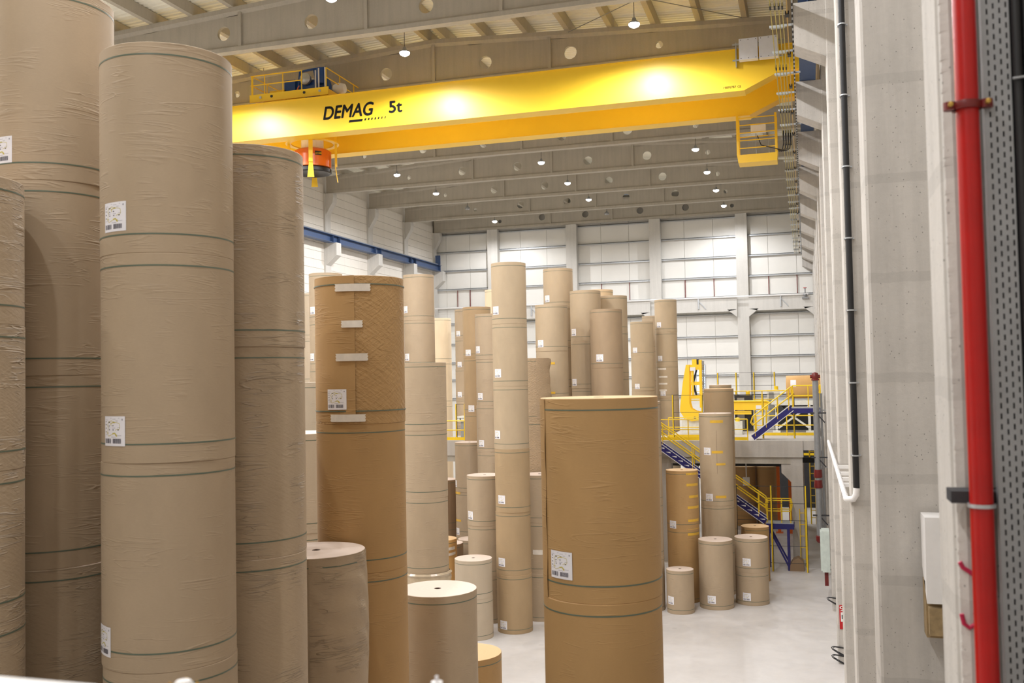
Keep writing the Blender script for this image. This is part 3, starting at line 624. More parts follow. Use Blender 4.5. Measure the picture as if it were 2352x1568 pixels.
PHRASE = {
 'S1': 'the creased stack cut by the left photo edge', 'S2': 'the tall stack behind, at the top left corner', 'L3': 'the big front left stack with white labels',
 'S4': 'the shaded creased stack beside the front left one', 'S5': 'the orange-brown stack with white tape strips', 'S24': 'the short pale-topped stack left of the taped stack',
 'S23': 'the short white-topped stack at bottom centre', 'S25': 'the low orange stack at the bottom, right of centre', 'O': 'the big orange-brown stack in front, right of centre',
 'S6': 'the creased grey-beige stack right of the taped stack', 'S7': 'the stack rising above the grey-beige creased one', 'S8': 'the stack peeking out left of the taped stack',
 'S9': 'the pale stack between shaded and taped stacks', 'S10': 'the low pale stack between shaded and taped stacks', 'S11': 'the pale stack farthest left under the crane rail',
 'S12': 'the plain cream stack behind the left yellow railing', 'S13': 'the far stack right of the cream one', 'S14': 'the light kraft stack with two labels, left of centre',
 'S15': 'the slim stack just left of the tallest pillar', 'S16': 'the cream stack peeking behind the tallest pillar', 'P': 'the tallest slim pillar at centre, six labels down it',
 'S17': 'the stack low behind the left of the pillar', 'S18': 'the small pale stack left of the pillar foot', 'S19': 'orange roll with crossed white tape at mid left',
 'S20': 'small dark roll beside the orange taped roll', 'S21': 'low pale-topped roll behind the small dark roll', 'S22': 'the dark low stack beside the creased grey-beige stack',
 'S16b': 'the low stack with yellow tape left of the pillar', 'S26': 'the low stack right of the pillar with white tape', 'S27': 'the torn-edged stack right of the pillar',
 'S28': 'the tan stack behind the torn-edged one', 'S29': 'the high stack second in height after the pillar', 'S30': 'the tan stack right of the second highest one',
 'S31': 'the brown stack standing above the big orange front roll', 'S32': 'the far cream stack peeking above the brown one', 'S33': 'the light stack just right of the brown one',
 'S34': 'the slim far stack left of the one with white strips', 'S35': 'the thin far stack between two slim ones', 'S36': 'the far slim stack with four white tape strips',
 'R8': 'the shaded stack behind the big orange one', 'R1': 'the brown stack with seven yellow tapes', 'R2': 'the pale tall stack with yellow tapes near the stairs',
 'R3': 'the brown stack behind the pale tall one', 'R4': 'smallest beige roll at the front of the right hand group', 'R5': 'tall beige roll between the smallest roll and the double stack',
 'R6': 'the double beige stack rightmost in the right hand group', 'R7': 'orange-topped roll behind the double beige stack', 'R3b': 'beige roll on the deck behind the brown stack',
 'R12': 'the brown stack under the concrete deck, hidden behind the tall pale one', 'R10': 'the left brown stack under the concrete deck', 'R11': 'the right brown stack under the concrete deck'}
KNAME = {'b': 'beige', 'bw': 'creased beige', 'b2': 'tan', 'k': 'orange-brown', 'kw': 'orange-brown', 'k2': 'light kraft', 'p': 'pale', 'c': 'cream', 'c2': 'cream', 'd': 'dark', 'd2': 'brown', 'tw': 'torn', 'o': 'orange'}
WHITE_TAPE = {'S5', 'S36', 'S19', 'S26'}
LW, LH = .335, .31
lab_cache = {}
def label_mesh(r):
    r = round(r, 3)
    if r in lab_cache: return lab_cache[r]
    mb = MB()
    def patch(u0, v0, u1, v1, mi, off, seg=1):
        n = max(seg, 1); vs = []
        for k in range(n+1):
            a = (u0+(u1-u0)*k/n-.5)*LW/r
            for v in (v0, v1): vs.append(((r+off)*math.cos(a), (r+off)*math.sin(a), (v-.5)*LH))
        mb.add(vs, [(2*k, 2*k+2, 2*k+3, 2*k+1) for k in range(n)], mi)
    patch(0, 0, 1, 1, 0, .003, 10)
    rr = random.Random(5)
    for a0, a1 in ((.05, .38), (.48, .84)):          # two barcodes
        u = a0
        while u < a1:
            wd = rr.choice((.008, .012, .02, .03)); patch(u, .09, min(u+wd, a1), .25, 1, .0045); u += wd+rr.choice((.008, .012, .018))
    for u0, v, u1 in ((.36, .93, .78), (.46, .9, .62), (.05, .87, .2), (.6, .84, .72), (.66, .345, .86), (.05, .37, .22), (.4, .295, .62), (.45, .60, .6), (.22, .6, .33), (.7, .62, .8)): patch(u0, v, u1, v+.012, 2, .0045)
    for u, v in ((.06, .8), (.06, .7), (.06, .58), (.06, .46), (.26, .66), (.46, .67), (.27, .53), (.47, .53), (.7, .53)): patch(u, v, u+.055, v+.03, 1, .0045)
    patch(.24, .78, .56, .82, 1, .0045)
    patch(.87, .86, .92, .92, 2, .0045)
    def stroke(pts, wd):
        for (ua, va), (ub, vb) in zip(pts, pts[1:]):
            dx, dy = (ub-ua)*LW, (vb-va)*LH; L = math.hypot(dx, dy) or 1; nx, ny = -dy/L*wd/2, dx/L*wd/2
            vs = []
            for u, v, sg in ((ua, va, 1), (ua, va, -1), (ub, vb, -1), (ub, vb, 1)):
                a = ((u-.5)*LW+sg*nx)/r; vs.append(((r+.005)*math.cos(a), (r+.005)*math.sin(a), (v-.5)*LH+sg*ny))
            mb.add(vs, [(0, 1, 2, 3)], 3)
    stroke([(.3, .82), (.17, .7), (.2, .66), (.24, .66), (.21, .52), (.14, .42), (.25, .45), (.2, .38), (.26, .33), (.4, .38), (.55, .42), (.68, .31)], .004)
    stroke([(.46, .42), (.58, .44), (.67, .33)], .009)
    stroke([(.3, .82), (.42, .85), (.55, .78), (.62, .8), (.78, .76), (.8, .62), (.76, .56), (.7, .58), (.6, .53)], .004)
    stroke([(.4, .68), (.37, .76), (.5, .79), (.58, .8)], .007)
    K = 10
    stroke([(.64+.03*math.cos(k*2*PI/K), .37+.035*math.sin(k*2*PI/K)) for k in range(K+1)], .0025)
    lab_cache[r] = mb.mesh('roll_label', ['white', 'ink', 'ink2', 'yink']); return lab_cache[r]
def curved(mb, r, a0, a1, z0, z1, seg=6, jag=0, mi=0, rnd=random, off=0):
    vs = []
    for k in range(seg+1):
        a = math.radians(a0+(a1-a0)*k/seg)
        vs += [(r*math.cos(a), r*math.sin(a), z0), (r*math.cos(a), r*math.sin(a), z1)]
    if jag:
        n = 5
        for side, a in ((-1, a0), (1, a1)):
            base = len(mb.v)
            pts = []
            for k in range(n+1):
                aa = math.radians(a+side*(jag if k % 2 else 0)); pts.append((r*math.cos(aa), r*math.sin(aa), z0+(z1-z0)*k/n))
            a_ = math.radians(a)
            for k in range(n): mb.add([(r*math.cos(a_), r*math.sin(a_), pts[k][2]), pts[k], pts[k+1], (r*math.cos(a_), r*math.sin(a_), pts[k+1][2])], [(0, 1, 2, 3)], mi)
    mb.add(vs, [(2*k, 2*k+2, 2*k+3, 2*k+1) for k in range(seg)], mi)
    return mb
def solid_sheet(mb, r, t, a0, a1, z0, z1, fn, sa=14, sz=18, jag=0):
    """loose paper sheet with thickness; fn(u, v) = outward lift"""
    jr = random.Random(9); jg = [jr.uniform(-jag, jag) for _ in range(sz+1)]; A1 = a1
    def grid(extra):
        return [((r+extra+fn(i/sa, j/sz))*math.cos(math.radians(a0+(A1+jg[j]-a0)*i/sa)), (r+extra+fn(i/sa, j/sz))*math.sin(math.radians(a0+(A1+jg[j]-a0)*i/sa)), z0+(z1-z0)*j/sz) for i in range(sa+1) for j in range(sz+1)]
    q = [(i*(sz+1)+j, (i+1)*(sz+1)+j, (i+1)*(sz+1)+j+1, i*(sz+1)+j+1) for i in range(sa) for j in range(sz)]
    mb.add(grid(t), q); mb.add(grid(0), q)
    o = len(mb.v)//2; n = (sa+1)*(sz+1)
    base = len(mb.v)-2*n
    rim = [(sa*(sz+1)+j, sa*(sz+1)+j+1) for j in range(sz)]+[(i*(sz+1), (i+1)*(sz+1)) for i in range(sa)]
    for a, b in rim: mb.f.append((base+a, base+b, base+n+b, base+n+a)); mb.i.append(0)
    return mb
rnd = random.Random(11)
for k, (x, y, h) in enumerate(((-10.3, 8.0, 11.6), (-10.35, 10.0, 13.9), (-8.42, 11.4, 9.3), (-8.5, 13.1, 9.3), (-10.2, 12.0, 11.6))):  # unseen stacks added to block light around the near left rolls
    n = round(h/2.32)
    for j in range(n):
        o = MB().lathe([(.05, 2.32), (.694, 2.32), (.7, 2.314), (.7, .006), (.694, 0), (.05, 0)], 48, mis=[1, 0, 0, 0, 1]).build('paper_roll', ['b', 'end'], None, True, (x, y, 2.32*j))
        tag(o, ORD[j]+' roll up of the '+ORD[k]+' added unseen beige stack beyond or behind the left stacks', 'paper roll', 'paper rolls in the hall')
for key, c, r, kind, zs, labs, tapes in STACKS:
    near = (c[0]**2+c[1]**2) < 20**2
    seg = 112 if near else 56
    nr = len(zs)-1
    lab_left = list(labs); tape_left = list(tapes)
    for i in range(nr):
        z1, z0 = zs[i], zs[i+1]; h = z1-z0
        kd = kind
        if key == 'S5' and i == 0: kd = 'kw'
        if key == 'S5' and i > 0: kd = 'k'
        if key == 'S2' and i == nr-3: kd = 'bw'
        if key == 'P' and i > 2: kd = 'k2'
        rr = r*(1-rnd.uniform(0, .006)) if i else r
        jx, jy = (rnd.uniform(-.012, .012), rnd.uniform(-.012, .012)) if i else (0, 0)
        prof = [(.045, h-.18), (.05, h), (rr-.006, h), (rr, h-.006), (rr, h*.5), (rr, .006), (rr-.006, 0), (.05, 0)]
        mb = MB().lathe(prof, seg, mis=[0, 1, 0, 0, 0, 0, 1]); mb.lathe([(0, h-.18), (.045, h-.18)], 12)
        o = mb.build('paper_roll', [kd, 'endk' if kd in ('k', 'k2', 'o') else 'end'], None, True, (c[0]+jx, c[1]+jy, z0))
        if nr == 1: lb = PHRASE[key]
        else:
            ordn = ('top' if i == 0 else 'lowest' if i == nr-1 and nr > 1 else ORD[i])
            lb = ordn+' '+KNAME[kd]+' paper roll'+(' from the top' if 0 < i < nr-1 else '')+' in '+PHRASE[key]
            if len(lb.split()) > 16: lb = ordn+' roll'+(' from top' if 0 < i < nr-1 else '')+' in '+PHRASE[key]
        tag(o, lb, 'paper roll', 'paper rolls in the hall')
        t = .0028 if not (key == 'S5' and i == 0) else .014
        for zz in (.2 if i < nr-1 else .16, h-.13):
            if key in ('S34', 'S31', 'S28', 'R4', 'R5') and zz > h*.5 and i: continue
            MB().lathe([(rr-.001, zz-.008), (rr+t, zz-.008), (rr+t, zz+.008), (rr-.001, zz+.008)], seg).build('strap', 'strap', o, True)
        if z1 < 9.5 and i == 0:
            MB().lathe([(.044, h-.17), (.044, h+.002), (.062, h+.002), (.062, h-.01)], 16).build('core', 'core', o, True)
        for L in [L for L in lab_left if z0-.05 < L[1] < z1]:
            lab_left.remove(L)
            lz = min(max(L[1]-z0, LH/2+.03), h-LH/2-.02)
            inst(label_mesh(r+(.017 if key == 'S5' else .006 if key == 'O' else 0)), 'roll_label', (0, 0, lz), o, (0, 0, math.radians(L[0]+rnd.uniform(-.6, .6))))
        for T in [T for T in tape_left if z0-.05 < T[2] < z1]:
            tape_left.remove(T); a0, a1, tz, th = T
            mb = MB(); curved(mb, r+.004 if key != 'S5' else r+.035, a0, a1, tz-z0-th/2, tz-z0+th/2, 8, 1.2)
            ob = mb.build('tape', 'wtape' if key in WHITE_TAPE else 'ytape', o)
            if key == 'S19': ob.rotation_euler = (rnd.uniform(-.1, .1), 0, 0)
        if key == 'S5' and i == 0:
            def f(u, v):
                e = max(0, (u-.72)/.28)
                return .002+e*e*(.011+.02*max(0, math.sin(v*7.3+.6))*(1 if v < .75 else .2))
            solid_sheet(MB(), r, .002, -176, -70.5, .04, h-.0, f, 22, 26).build('wrap_flap', 'k', o, True)
        if key == 'O' and i == 0:
            solid_sheet(MB(), r, .003, -185, -142, .0, h-.006, lambda u, v: .003+max(0, u-.55)*(.012+.012*math.sin(v*19)), 14, 24).build('wrap_flap', 'k', o, True)
        if key == 'S27' and i == 0:
            solid_sheet(MB(), r, .003, -62, 10, h*.03, h-.02, lambda u, v: .003+max(0, u-.35)*(.05+.07*math.sin(v*17+1)*math.sin(v*5)), 16, 24, 7).build('torn_flap', 'tw', o, True)
        if key == 'S24' and i == 0:
            solid_sheet(MB(), r, .003, -70, 30, h*.12, h-.006, lambda u, v: .004+.035*u*max(0, math.sin(v*3.0+.1))+(.014*math.sin(v*34+u*11+2*math.sin(u*7))*(1-u)*u*4 if v > .25 else 0), 30, 70).build('loose_wrap', 'bw', o, True)
        if key == 'R2' and i == 0:
            mb = MB(); curved(mb, r+.003, -83, -82.4, h*.35, h*.82, 1); mb.build('wrap_seam', 'core', o)
        if key == 'S6' and i == 4:
            mb = MB(); curved(mb, r+.02, -104, -96, h-.27, h-.1, 4); mb.build('red_tag', 'signred', o)
        if key == 'S6' and i == 3:
            mb = MB().lathe([(r+.002, h-.62), (r+.05, h-.5), (r+.03, h-.35), (r+.055, h-.18), (r+.03, h-.1), (r+.07, h-.03), (r+.01, h+.02)], 56)
            mb.v = [(x*(1+.012*math.sin(13*math.atan2(y, x)+z*9)), y*(1+.012*math.sin(13*math.atan2(y, x)+z*9)), z) for x, y, z in mb.v]
            mb.build('plastic_wrap', 'plastic', o, True)

# ------------------------------------------------------------------ concrete deck with machinery at the far end
DK = 6.06
dz = thing('concrete_deck', 'grey concrete deck on columns crossing in front of the back wall', 'deck', (0, 0, 0))
MB().box(-19.5, .62, 49.45, 53, DK-.4, DK).box(-7.2, .62, 53, 62, DK-.4, DK).build('deck_slab', 'concd', dz)
MB().box(-19.5, -.25, 49.0, 49.45, 5.26, DK).build('front_girder', 'concd', dz)
MB().box(-.25, .62, 49.05, 49.45, 5.6, DK).build('front_girder', 'concd', dz)
MB().box(-19.5, -.85, 49.12, 49.45, 4.93, 5.26).build('ledger_beam', 'concb', dz)
for x in (-.57, -6.9, -13, -19.2):
    for y in (49.1, 61.4):
        if y > 60 and x < -7: continue
        MB().box(x-.28, x+.28, y+.02, y+.55, 0, 4.93 if x < -1 else 5.26).build('column', 'concd', dz)
        MB().prism([(x-.28, 4.05), (x-.28, 4.92), (x-.72, 4.92), (x-.72, 4.5)], 1, y+.06, y+.5).build('column_bracket', 'concd', dz)
MB().box(-7, -1, 51.8, 52.0, 4.55, 4.75).box(-7, -1, 54.8, 55.0, 4.3, 4.55).box(-7, .6, 57.8, 58.0, 4.2, 4.5).build('steel_joist', 'hoistdark', dz)
sg = tag(MB().box(-3.3, -2.95, 51.6, 51.63, 3.55, 4.0).bar((-3.12, 51.61, 4.0), (-3.12, 51.61, 5.66), .05).build('hanging_sign', 'wpaint'), 'small white sign hanging below the concrete deck', 'sign')
def rail_run(name, label, pts, zb, hs=(.55, 1.05), kick=True, group=None, every=1.5, r=.028, cat='railing'):
    t = thing(name, label, cat, (0, 0, 0), group)
    for (a, b) in zip(pts, pts[1:]):
        a, b = Vector(a), Vector(b); L = (b-a).length; n = max(1, round(L/every))
        for h in hs: MB().tube([a+Vector((0, 0, h)), b+Vector((0, 0, h))], r, 6).build('rail_bar', 'yel2', t)
        if kick:
            d = (b-a).normalized(); MB().bar(a+Vector((0, 0, .09)), b+Vector((0, 0, .09)), .012, .15).build('kick_plate', 'yel2', t)
        for k in range(n+1):
            p = a+(b-a)*k/n; MB().tube([Vector((p.x, p.y, zb)), p+Vector((0, 0, hs[-1]))], r, 6).build('post', 'yel2', t)
    return t
rail_run('deck_railing', 'yellow railing along the front edge of the concrete deck', [(-19.3, 49.2, DK), (-9.6, 49.2, DK)], DK)
rail_run('deck_railing', 'yellow railing on the deck beside the descending blue stair', [(-7.2, 49.2, DK), (-2.85, 49.2, DK)], DK)
rail_run('deck_railing', 'yellow railing at the back of the deck in front of the machines', [(-7.0, 58.35, DK+1.2), (.5, 58.35, DK+1.2)], DK, kick=False)
rail_run('deck_railing', 'yellow railing with kick board behind the landing stair', [(-2.6, 52.8, DK), (.5, 52.8, DK)], DK)
rail_run('deck_railing', 'yellow inner railing behind the front deck railing, left of the crossing stair', [(-7.0, 51.2, DK), (-5.2, 51.2, DK)], DK, kick=True)
def fence(label, posts, z0, z1, wires, y):
    t = thing('safety_fence', label, 'fence', (0, 0, 0))
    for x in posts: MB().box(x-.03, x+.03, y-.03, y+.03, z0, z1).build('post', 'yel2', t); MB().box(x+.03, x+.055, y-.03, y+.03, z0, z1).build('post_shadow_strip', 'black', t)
    for z in wires: MB().tube([(min(posts), y, z), (max(posts), y, z)], .012, 5).build('fence_wire', 'dgrey', t)
    return t
fence('tall yellow posts with thin wires on the deck left of the crossing stair', [-6.7, -5.2, -3.7, -2.18, -.66], DK, 8.31, (8.29, 7.4, 6.5), 50.75)
fence('tall yellow post of the wire fence on the deck at left', [-18.4, -17.9], DK, 8.0, (7.98, 7.2), 49.9)
fence('yellow posted wire fence standing on the floor under the deck', [-3.4, -1.77, -.2], 0, 4.03, (4.0, 3.2, 2.4, 1.2, .4), 47.7)
fence('far yellow fence posts before the back wall at right', [-3.05, -1.85, -5.2, -4.1], DK, 9.4, (9.38, 8.6), 60.4)
def stair(name, label, a, b, y0, y1, n, rails=True, ht=1.0):
    """straight flight from a (low x,z) to b (high x,z)"""
    t = thing(name, label, 'stair', (0, 0, 0))
    (xa, za), (xb, zb) = a, b; d = Vector((xb-xa, 0, zb-za)).normalized(); nrm = Vector((-d.z, 0, d.x))
    if nrm.z < 0: nrm = -nrm
    for y in (y0, y1):
        p, q = Vector((xa, y, za)), Vector((xb, y, zb)); mb = MB()
        vs = [p-nrm*.14, p+nrm*.14, q+nrm*.14, q-nrm*.14]
        mb.prism([(v.x, v.z) for v in vs], 1, y-.02, y+.02)
        mb.build('stringer', 'navy', t)
        for sg in (-1, 1): MB().bar(p+nrm*.145*sg-Vector((0, .03, 0)), q+nrm*.145*sg-Vector((0, .03, 0)), .012, .03).build('stringer_edge', 'cab', t)
        if rails:
            for h in (ht*.55, ht):
                MB().tube([p+Vector((0, 0, h+.1)), q+Vector((0, 0, h+.1))], .03, 6).build('rail_bar', 'yel2', t)
            for e in (p, q):
                MB().tube([e+Vector((0, 0, ht+.1)), e+Vector((-.1 if e is p and xa < xb else .1, 0, ht*.8)), e+Vector((0, 0, ht*.55+.1))], .024, 6).build('rail_bend', 'yel2', t)
            for k in (0, 1, 2, 3):
                g = p+(q-p)*(.06+.29*k); MB().tube([g, g+Vector((0, 0, ht+.1))], .024, 6).build('post', 'yel2', t)
    for k in range(n):
        g = Vector((xa, 0, za)).lerp(Vector((xb, 0, zb)), (k+.5)/n)
        MB().box(g.x-.12, g.x+.12, y0+.02, y1-.02, g.z-.02, g.z+.02).build('tread', 'galv', t)
        if n > 10: MB().prism([(g.x-.12, g.z+.02), (g.x+.12, g.z+.02), (g.x+(.12 if xa > xb else -.12), g.z-.06)], 1, y0-.024, y0-.02).build('tread_bracket', 'cab', t)
    return t
s1 = stair('steel_stair', 'blue steel stair with yellow rails going down from the deck front', (-2.05, 2.3), (-7.35, 6.1), 47.95, 48.75, 18)
s2 = stair('crossing_stair', 'blue steel stair climbing to the small landing on the deck', (-2.62, 6.16), (-.74, 7.62), 49.6, 50.4, 8, True, .95)
def landing(name, label, x0, x1, y0, y1, z, legs, zl):
    t = thing(name, label, 'platform', (0, 0, 0))
    MB().box(x0, x1, y0, y1, z-.05, z).build('grating', 'galv', t)
    for y in (y0, y1): MB().box(x0, x1+.03, y-.03, y+.03, z-.3, z-.05).build('frame_beam', 'navy', t)
    for x, y in legs: MB().box(x-.06, x+.06, y-.06, y+.06, zl, z-.3).build('leg', 'navy', t)
    for y in (y0+.02, y1-.02):
        for h in (.55, 1.05): MB().tube([(x0+.05, y, z+h), (x1-.1, y, z+h)], .024, 6).build('rail_bar', 'yel2', t)
        for x in (x0+.06, (x0+x1)/2+.1, x1-.12): MB().tube([(x, y, z), (x, y, z+1.05)], .024, 6).build('post', 'yel2', t)
        for x in (x0+.05, x1-.1): MB().tube([(x, y, z+.55), (x+(-.06 if x < (x0+x1)/2 else .06), y, z+.8), (x, y, z+1.05)], .024, 6).build('rail_bend', 'yel2', t)
    return t
l1 = landing('stair_landing', 'blue framed landing with yellow rails at the foot of the long stair', -2.05, -.78, 47.95, 48.75, 2.25, [(-1.95, 48.7), (-1.03, 48.0), (-1.03, 48.7)], 0)
MB().bar((-1.9, 48.0, 1.95), (-1.05, 48.0, .2), .08).bar((-1.9, 48.7, 1.95), (-1.05, 48.7, .3), .08).build('brace', 'navy', l1)
l2 = landing('crossing_landing', 'small landing on blue frame and posts beside the right wall column', -.74, .66, 49.6, 50.6, 7.66, [(.5, 49.7), (.5, 50.5)], DK)
MB().box(.6, .66, 49.62, 50.58, 7.66, 8.75).build('end_panel', 'yel2', l2)
# C-shaped roll lifter
cm = thing('roll_lifter', 'yellow C shaped roll lifting machine on the deck', 'machine', (0, 0, 0))
cp = [(-6.42, 9.9), (-6.62, 8.9), (-6.8, 7.55), (-6.82, 7.3), (-6.6, 6.95), (-6.2, 6.75), (-5.75, 6.8), (-5.66, 7.25), (-5.95, 7.3), (-6.2, 7.45), (-6.28, 7.75), (-6.28, 8.05), (-6.24, 9.9)]
MB().prism(cp, 1, 54.6, 54.68).prism(cp, 1, 55.5, 55.58).build('c_frame', 'yel', cm)
MB().box(-6.4, -5.5, 54.7, 55.5, 9.6, 9.9).box(-6.3, -5.6, 54.7, 55.5, 8.0, 8.2).box(-6.3, -5.6, 54.7, 55.5, 8.75, 8.95).build('cross_frame', 'yel', cm)
MB().box(-6.14, -6.02, 54.65, 54.9, 8.2, 9.65).box(-5.72, -5.56, 54.65, 54.95, 7.5, 10.15).box(-6.1, -5.85, 54.8, 55.2, 9.9, 10.2).build('mast', 'yel', cm)
MB().bar((-6.05, 54.75, 8.9), (-5.85, 54.75, 9.6), .1).build('cable_chain', 'black', cm); MB().bar((-5.9, 54.75, 8.2), (-6.02, 54.75, 8.75), .1).build('hose', 'black', cm)
mb = MB()
for k in range(24): mb.box(-5.54, -5.42, 54.66, 54.74, 7.9+.092*k, 7.96+.092*k)
rk = mb.build('rack_teeth', 'steel', cm); MB().box(-5.52, -5.46, 54.74, 54.78, 7.85, 10.1).build('rack', 'dgrey', cm)
MB().lathe([(0, 0), (.06, 0), (.06, .02), (0, .02)], 12, (-6.0, 54.58, 6.95), ax=1).build('pivot', 'hoistdark', cm)
MB().box(-6.75, -5.6, 54.8, 55.4, DK, 6.8).build('machine_base', 'machw', cm); MB().box(-6.2, -5.9, 54.6, 54.7, 9.55, 9.75).build('control_box', 'cab', cm)
MB().box(-5.83, -5.75, 54.8, 55.3, 9.9, 10.2).build('chain_drive', 'hoistdark', cm)
# conveyor with lying roll
cv = thing('roll_conveyor', 'grey roller conveyor frame with X braces on the deck', 'conveyor', (0, 0, 0))
MB().box(-1.9, .6, 55.6, 58.2, 7.6, 7.8).build('table', 'machw', cv)
for x in (-1.65, .1):
    for y in (55.7, 58.1): MB().box(x-.07, x+.07, y-.07, y+.07, DK+.1, 7.6).box(x-.2, x+.2, y-.12, y+.12, DK, DK+.1).build('leg', 'machw', cv)
MB().bar((-1.55, 55.66, 6.3), (.1, 55.66, 7.5), .1).build('brace', 'machw', cv); MB().bar((-1.55, 55.62, 7.5), (.1, 55.62, 6.3), .1).build('brace', 'machw', cv)
MB().box(-1.8, .5, 57.0, 57.1, 6.1, 7.5).build('dark_panel', 'hoistdark', cv)
for x in (-1.45, -1.0): MB().lathe([(0, -.15), (.22, -.15), (.22, .15), (0, .15)], 18, (x, 55.5, 7.3), ax=1).build('drive_roller', 'dgrey', cv)
for y in (56.35, 57.45):
    MB().lathe([(0, -1.8), (.1, -1.8), (.1, .5), (0, .5)], 12, (0, y, 7.82), ax=0).build('roller', 'steel', cv)
hr = MB().lathe([(.05, -1.1), (.68, -1.1), (.685, -1.09), (.685, .83), (.68, .84), (.05, .84)], 64, (0, 0, 0), [1, 0, 0, 0, 1], ax=0).build('paper_roll', ['o', 'endk'], None, True, (0, 57.0, 8.49))
tag(hr, 'orange paper roll lying on its side on the conveyor at right', 'paper roll', 'paper rolls in the hall')
mb = MB(); vs = []
for k in range(7):
    a = math.radians(-132+k*4.5)
    for x in (-.86, -.56): vs.append((x, .69*math.cos(a-PI/2+PI/2), .69*math.sin(a)*-1))
MB().add([(x, -.69*math.cos(t), .69*math.sin(t)) for t in [math.radians(5+5*k) for k in range(8)] for x in (-.86, -.56)], [(2*k, 2*k+1, 2*k+3, 2*k+2) for k in range(7)]).build('roll_label', 'white', hr)
yb = thing('yellow_conveyor', 'long yellow machine beam behind the crossing stair', 'machine', (0, 0, 0))
MB().box(-4.6, -2.1, 56.0, 56.6, 7.3, 7.75).build('beam', 'yel', yb); MB().tube([(-4.6, 55.97, 7.78), (-2.2, 55.97, 7.78), (-2.0, 56.0, 7.68)], .06, 8).build('top_tube', 'yel2', yb)
MB().box(-4.6, -3.0, 55.9, 56.0, 7.05, 7.25).build('lower_beam', 'yel', yb)
for x in (-4.4, -2.4): MB().box(x-.1, x+.1, 56.1, 56.5, DK, 7.3).build('leg', 'machw', yb)
MB().box(-2.75, -2.45, 55.95, 56.0, 7.35, 7.55).build('data_plate', 'cab', yb)
for x, y, sx, z0, z1, mt, lb in ((-3.5, 57.4, .5, DK, 8.1, 'dgrey', 'dark grey drive unit behind the yellow machine beam'), (-1.9, 59.3, .35, DK, 8.35, 'machw', 'pale machine cabinet near the back railing'), (-3.9, 54.2, .5, DK, 6.75, 'machw', 'low pale machine block left of the crossing stair')):
    t = thing('machine_cabinet', lb, 'machine', (0, 0, 0))
    MB().box(x-sx, x+sx, y-.25, y+.3, z0, z1).build('body', mt, t); MB().box(x-sx*.7, x+sx*.1, y-.27, y-.25, z0+.15, z1-.15).build('door', 'steel', t)
    MB().lathe([(0, 0), (.12, 0), (.12, .2), (0, .22)], 14, (x+sx*.5, y, z1)).build('motor', 'yel2', t)
lm_ = thing('left_conveyor', 'white conveyor section behind the left deck railing', 'conveyor', (0, 0, 0))
MB().box(-18.9, -15.6, 51.4, 52.3, 6.95, 7.25).build('table', 'machw', lm_)
for x in (-18.6, -17.1, -15.9): MB().box(x-.12, x+.12, 51.5, 52.2, DK, 6.95).build('leg', 'steel', lm_)
for k in range(10): MB().lathe([(0, 0), (.04, 0), (.04, .04), (0, .04)], 8, (-18.7+.32*k, 51.36, 7.1), ax=1).build('bolt', 'dgrey', lm_)
MB().tube([(-17.2, 51.4, 6.9), (-16.8, 51.2, 6.5), (-16.5, 51.3, 6.2)], .05, 6).build('hose', 'black', lm_)
# right wall services
rp = thing('riser_pipe', 'grey vertical pipe with dark red couplings before the right wall', 'pipe', (0, 0, 0))
MB().tube([(.38, 46, 1.95), (.38, 46, 9.1)], .13, 14).build('pipe', 'steel', rp, True)
for z in (4.15, 4.62): MB().lathe([(0, 0), (.17, 0), (.19, .05), (.17, .36), (0, .36)], 16, (.38, 46, z)).build('coupling', 'dred', rp, True)
MB().lathe([(0, -.24), (.1, -.2), (.17, -.1), (.17, .1), (.13, .12), (0, .12)], 16, (.38, 46, 1.9)).build('end_cap', 'dred', rp, True)
MB().lathe([(0, 0), (.18, 0), (.18, .05), (.14, .08), (.17, .22), (.12, .34), (0, .38)], 16, (.38, 46, 9.0)).build('top_cap', 'dred', rp, True)
MB().lathe([(0, -.22), (.08, -.22), (.08, .22), (0, .22)], 10, (.38, 46, 9.18), ax=0).build('hose_outlet', 'dred', rp, True)
for z in (2.9, 5.5, 7.5): MB().box(.1, 1.75, 45.9, 45.98, z, z+.06).bar((.4, 45.94, z), (.74, 45.94, z-.4), .05).build('bracket', 'dgrey', rp)
t = thing('service_duct', 'grey vertical cable ducts between the riser pipe and the column', 'duct', (0, 0, 0))
for x, y in ((.62, 46.6), (.5, 47.0)): MB().box(x-.05, x+.05, y-.05, y+.05, 1.3, 8.4)  .build('duct', 'steel', t)
for z in (2.4, 5, 7.6): MB().box(.45, 1.75, 46.65, 46.72, z, z+.05).build('duct_bracket', 'galv', t)
pc = thing('wall_cabinet', 'narrow pale green cabinet on the right wall behind the fence', 'cabinet', (0, 0, 0))
MB().box(.42, .73, 42.6, 43.5, 1.05, 2.75).build('body', 'pgreen', pc); MB().box(.36, .42, 42.65, 43.45, 1.1, 2.7).build('door', 'pgreen', pc); MB().box(.5, .65, 42.8, 43.3, .45, 1.05).build('support', 'dred', pc)
for i, (y, z) in enumerate(((47.3, .3), (40.3, .35), (33.2, .36), (33.2, .1))):
    mb = MB().tube([(.95, y, z-.12), (.72, y-.02, z+.0), (.56, y-.03, z+.1), (.52, y-.04, z+.17), (.58, y-.03, z+.2), (.75, y-.02, z+.19), (.95, y, z+.16)], .016, 6)
    mb.tube([(.95, y+.03, z-.1), (.74, y, z+.02), (.6, y-.01, z+.1), (.57, y-.02, z+.16), (.64, y-.01, z+.18), (.95, y, z+.14)], .012, 6)
    tag(mb.build('wire_loop', 'dgrey'), ['steel wire loop low on the far column near the pale green cabinet', 'steel wire loop low on the column left of the red sign', 'steel wire loop just below the red sign', 'lowest and nearest steel wire loop at the column foot'][i], 'wire loop')
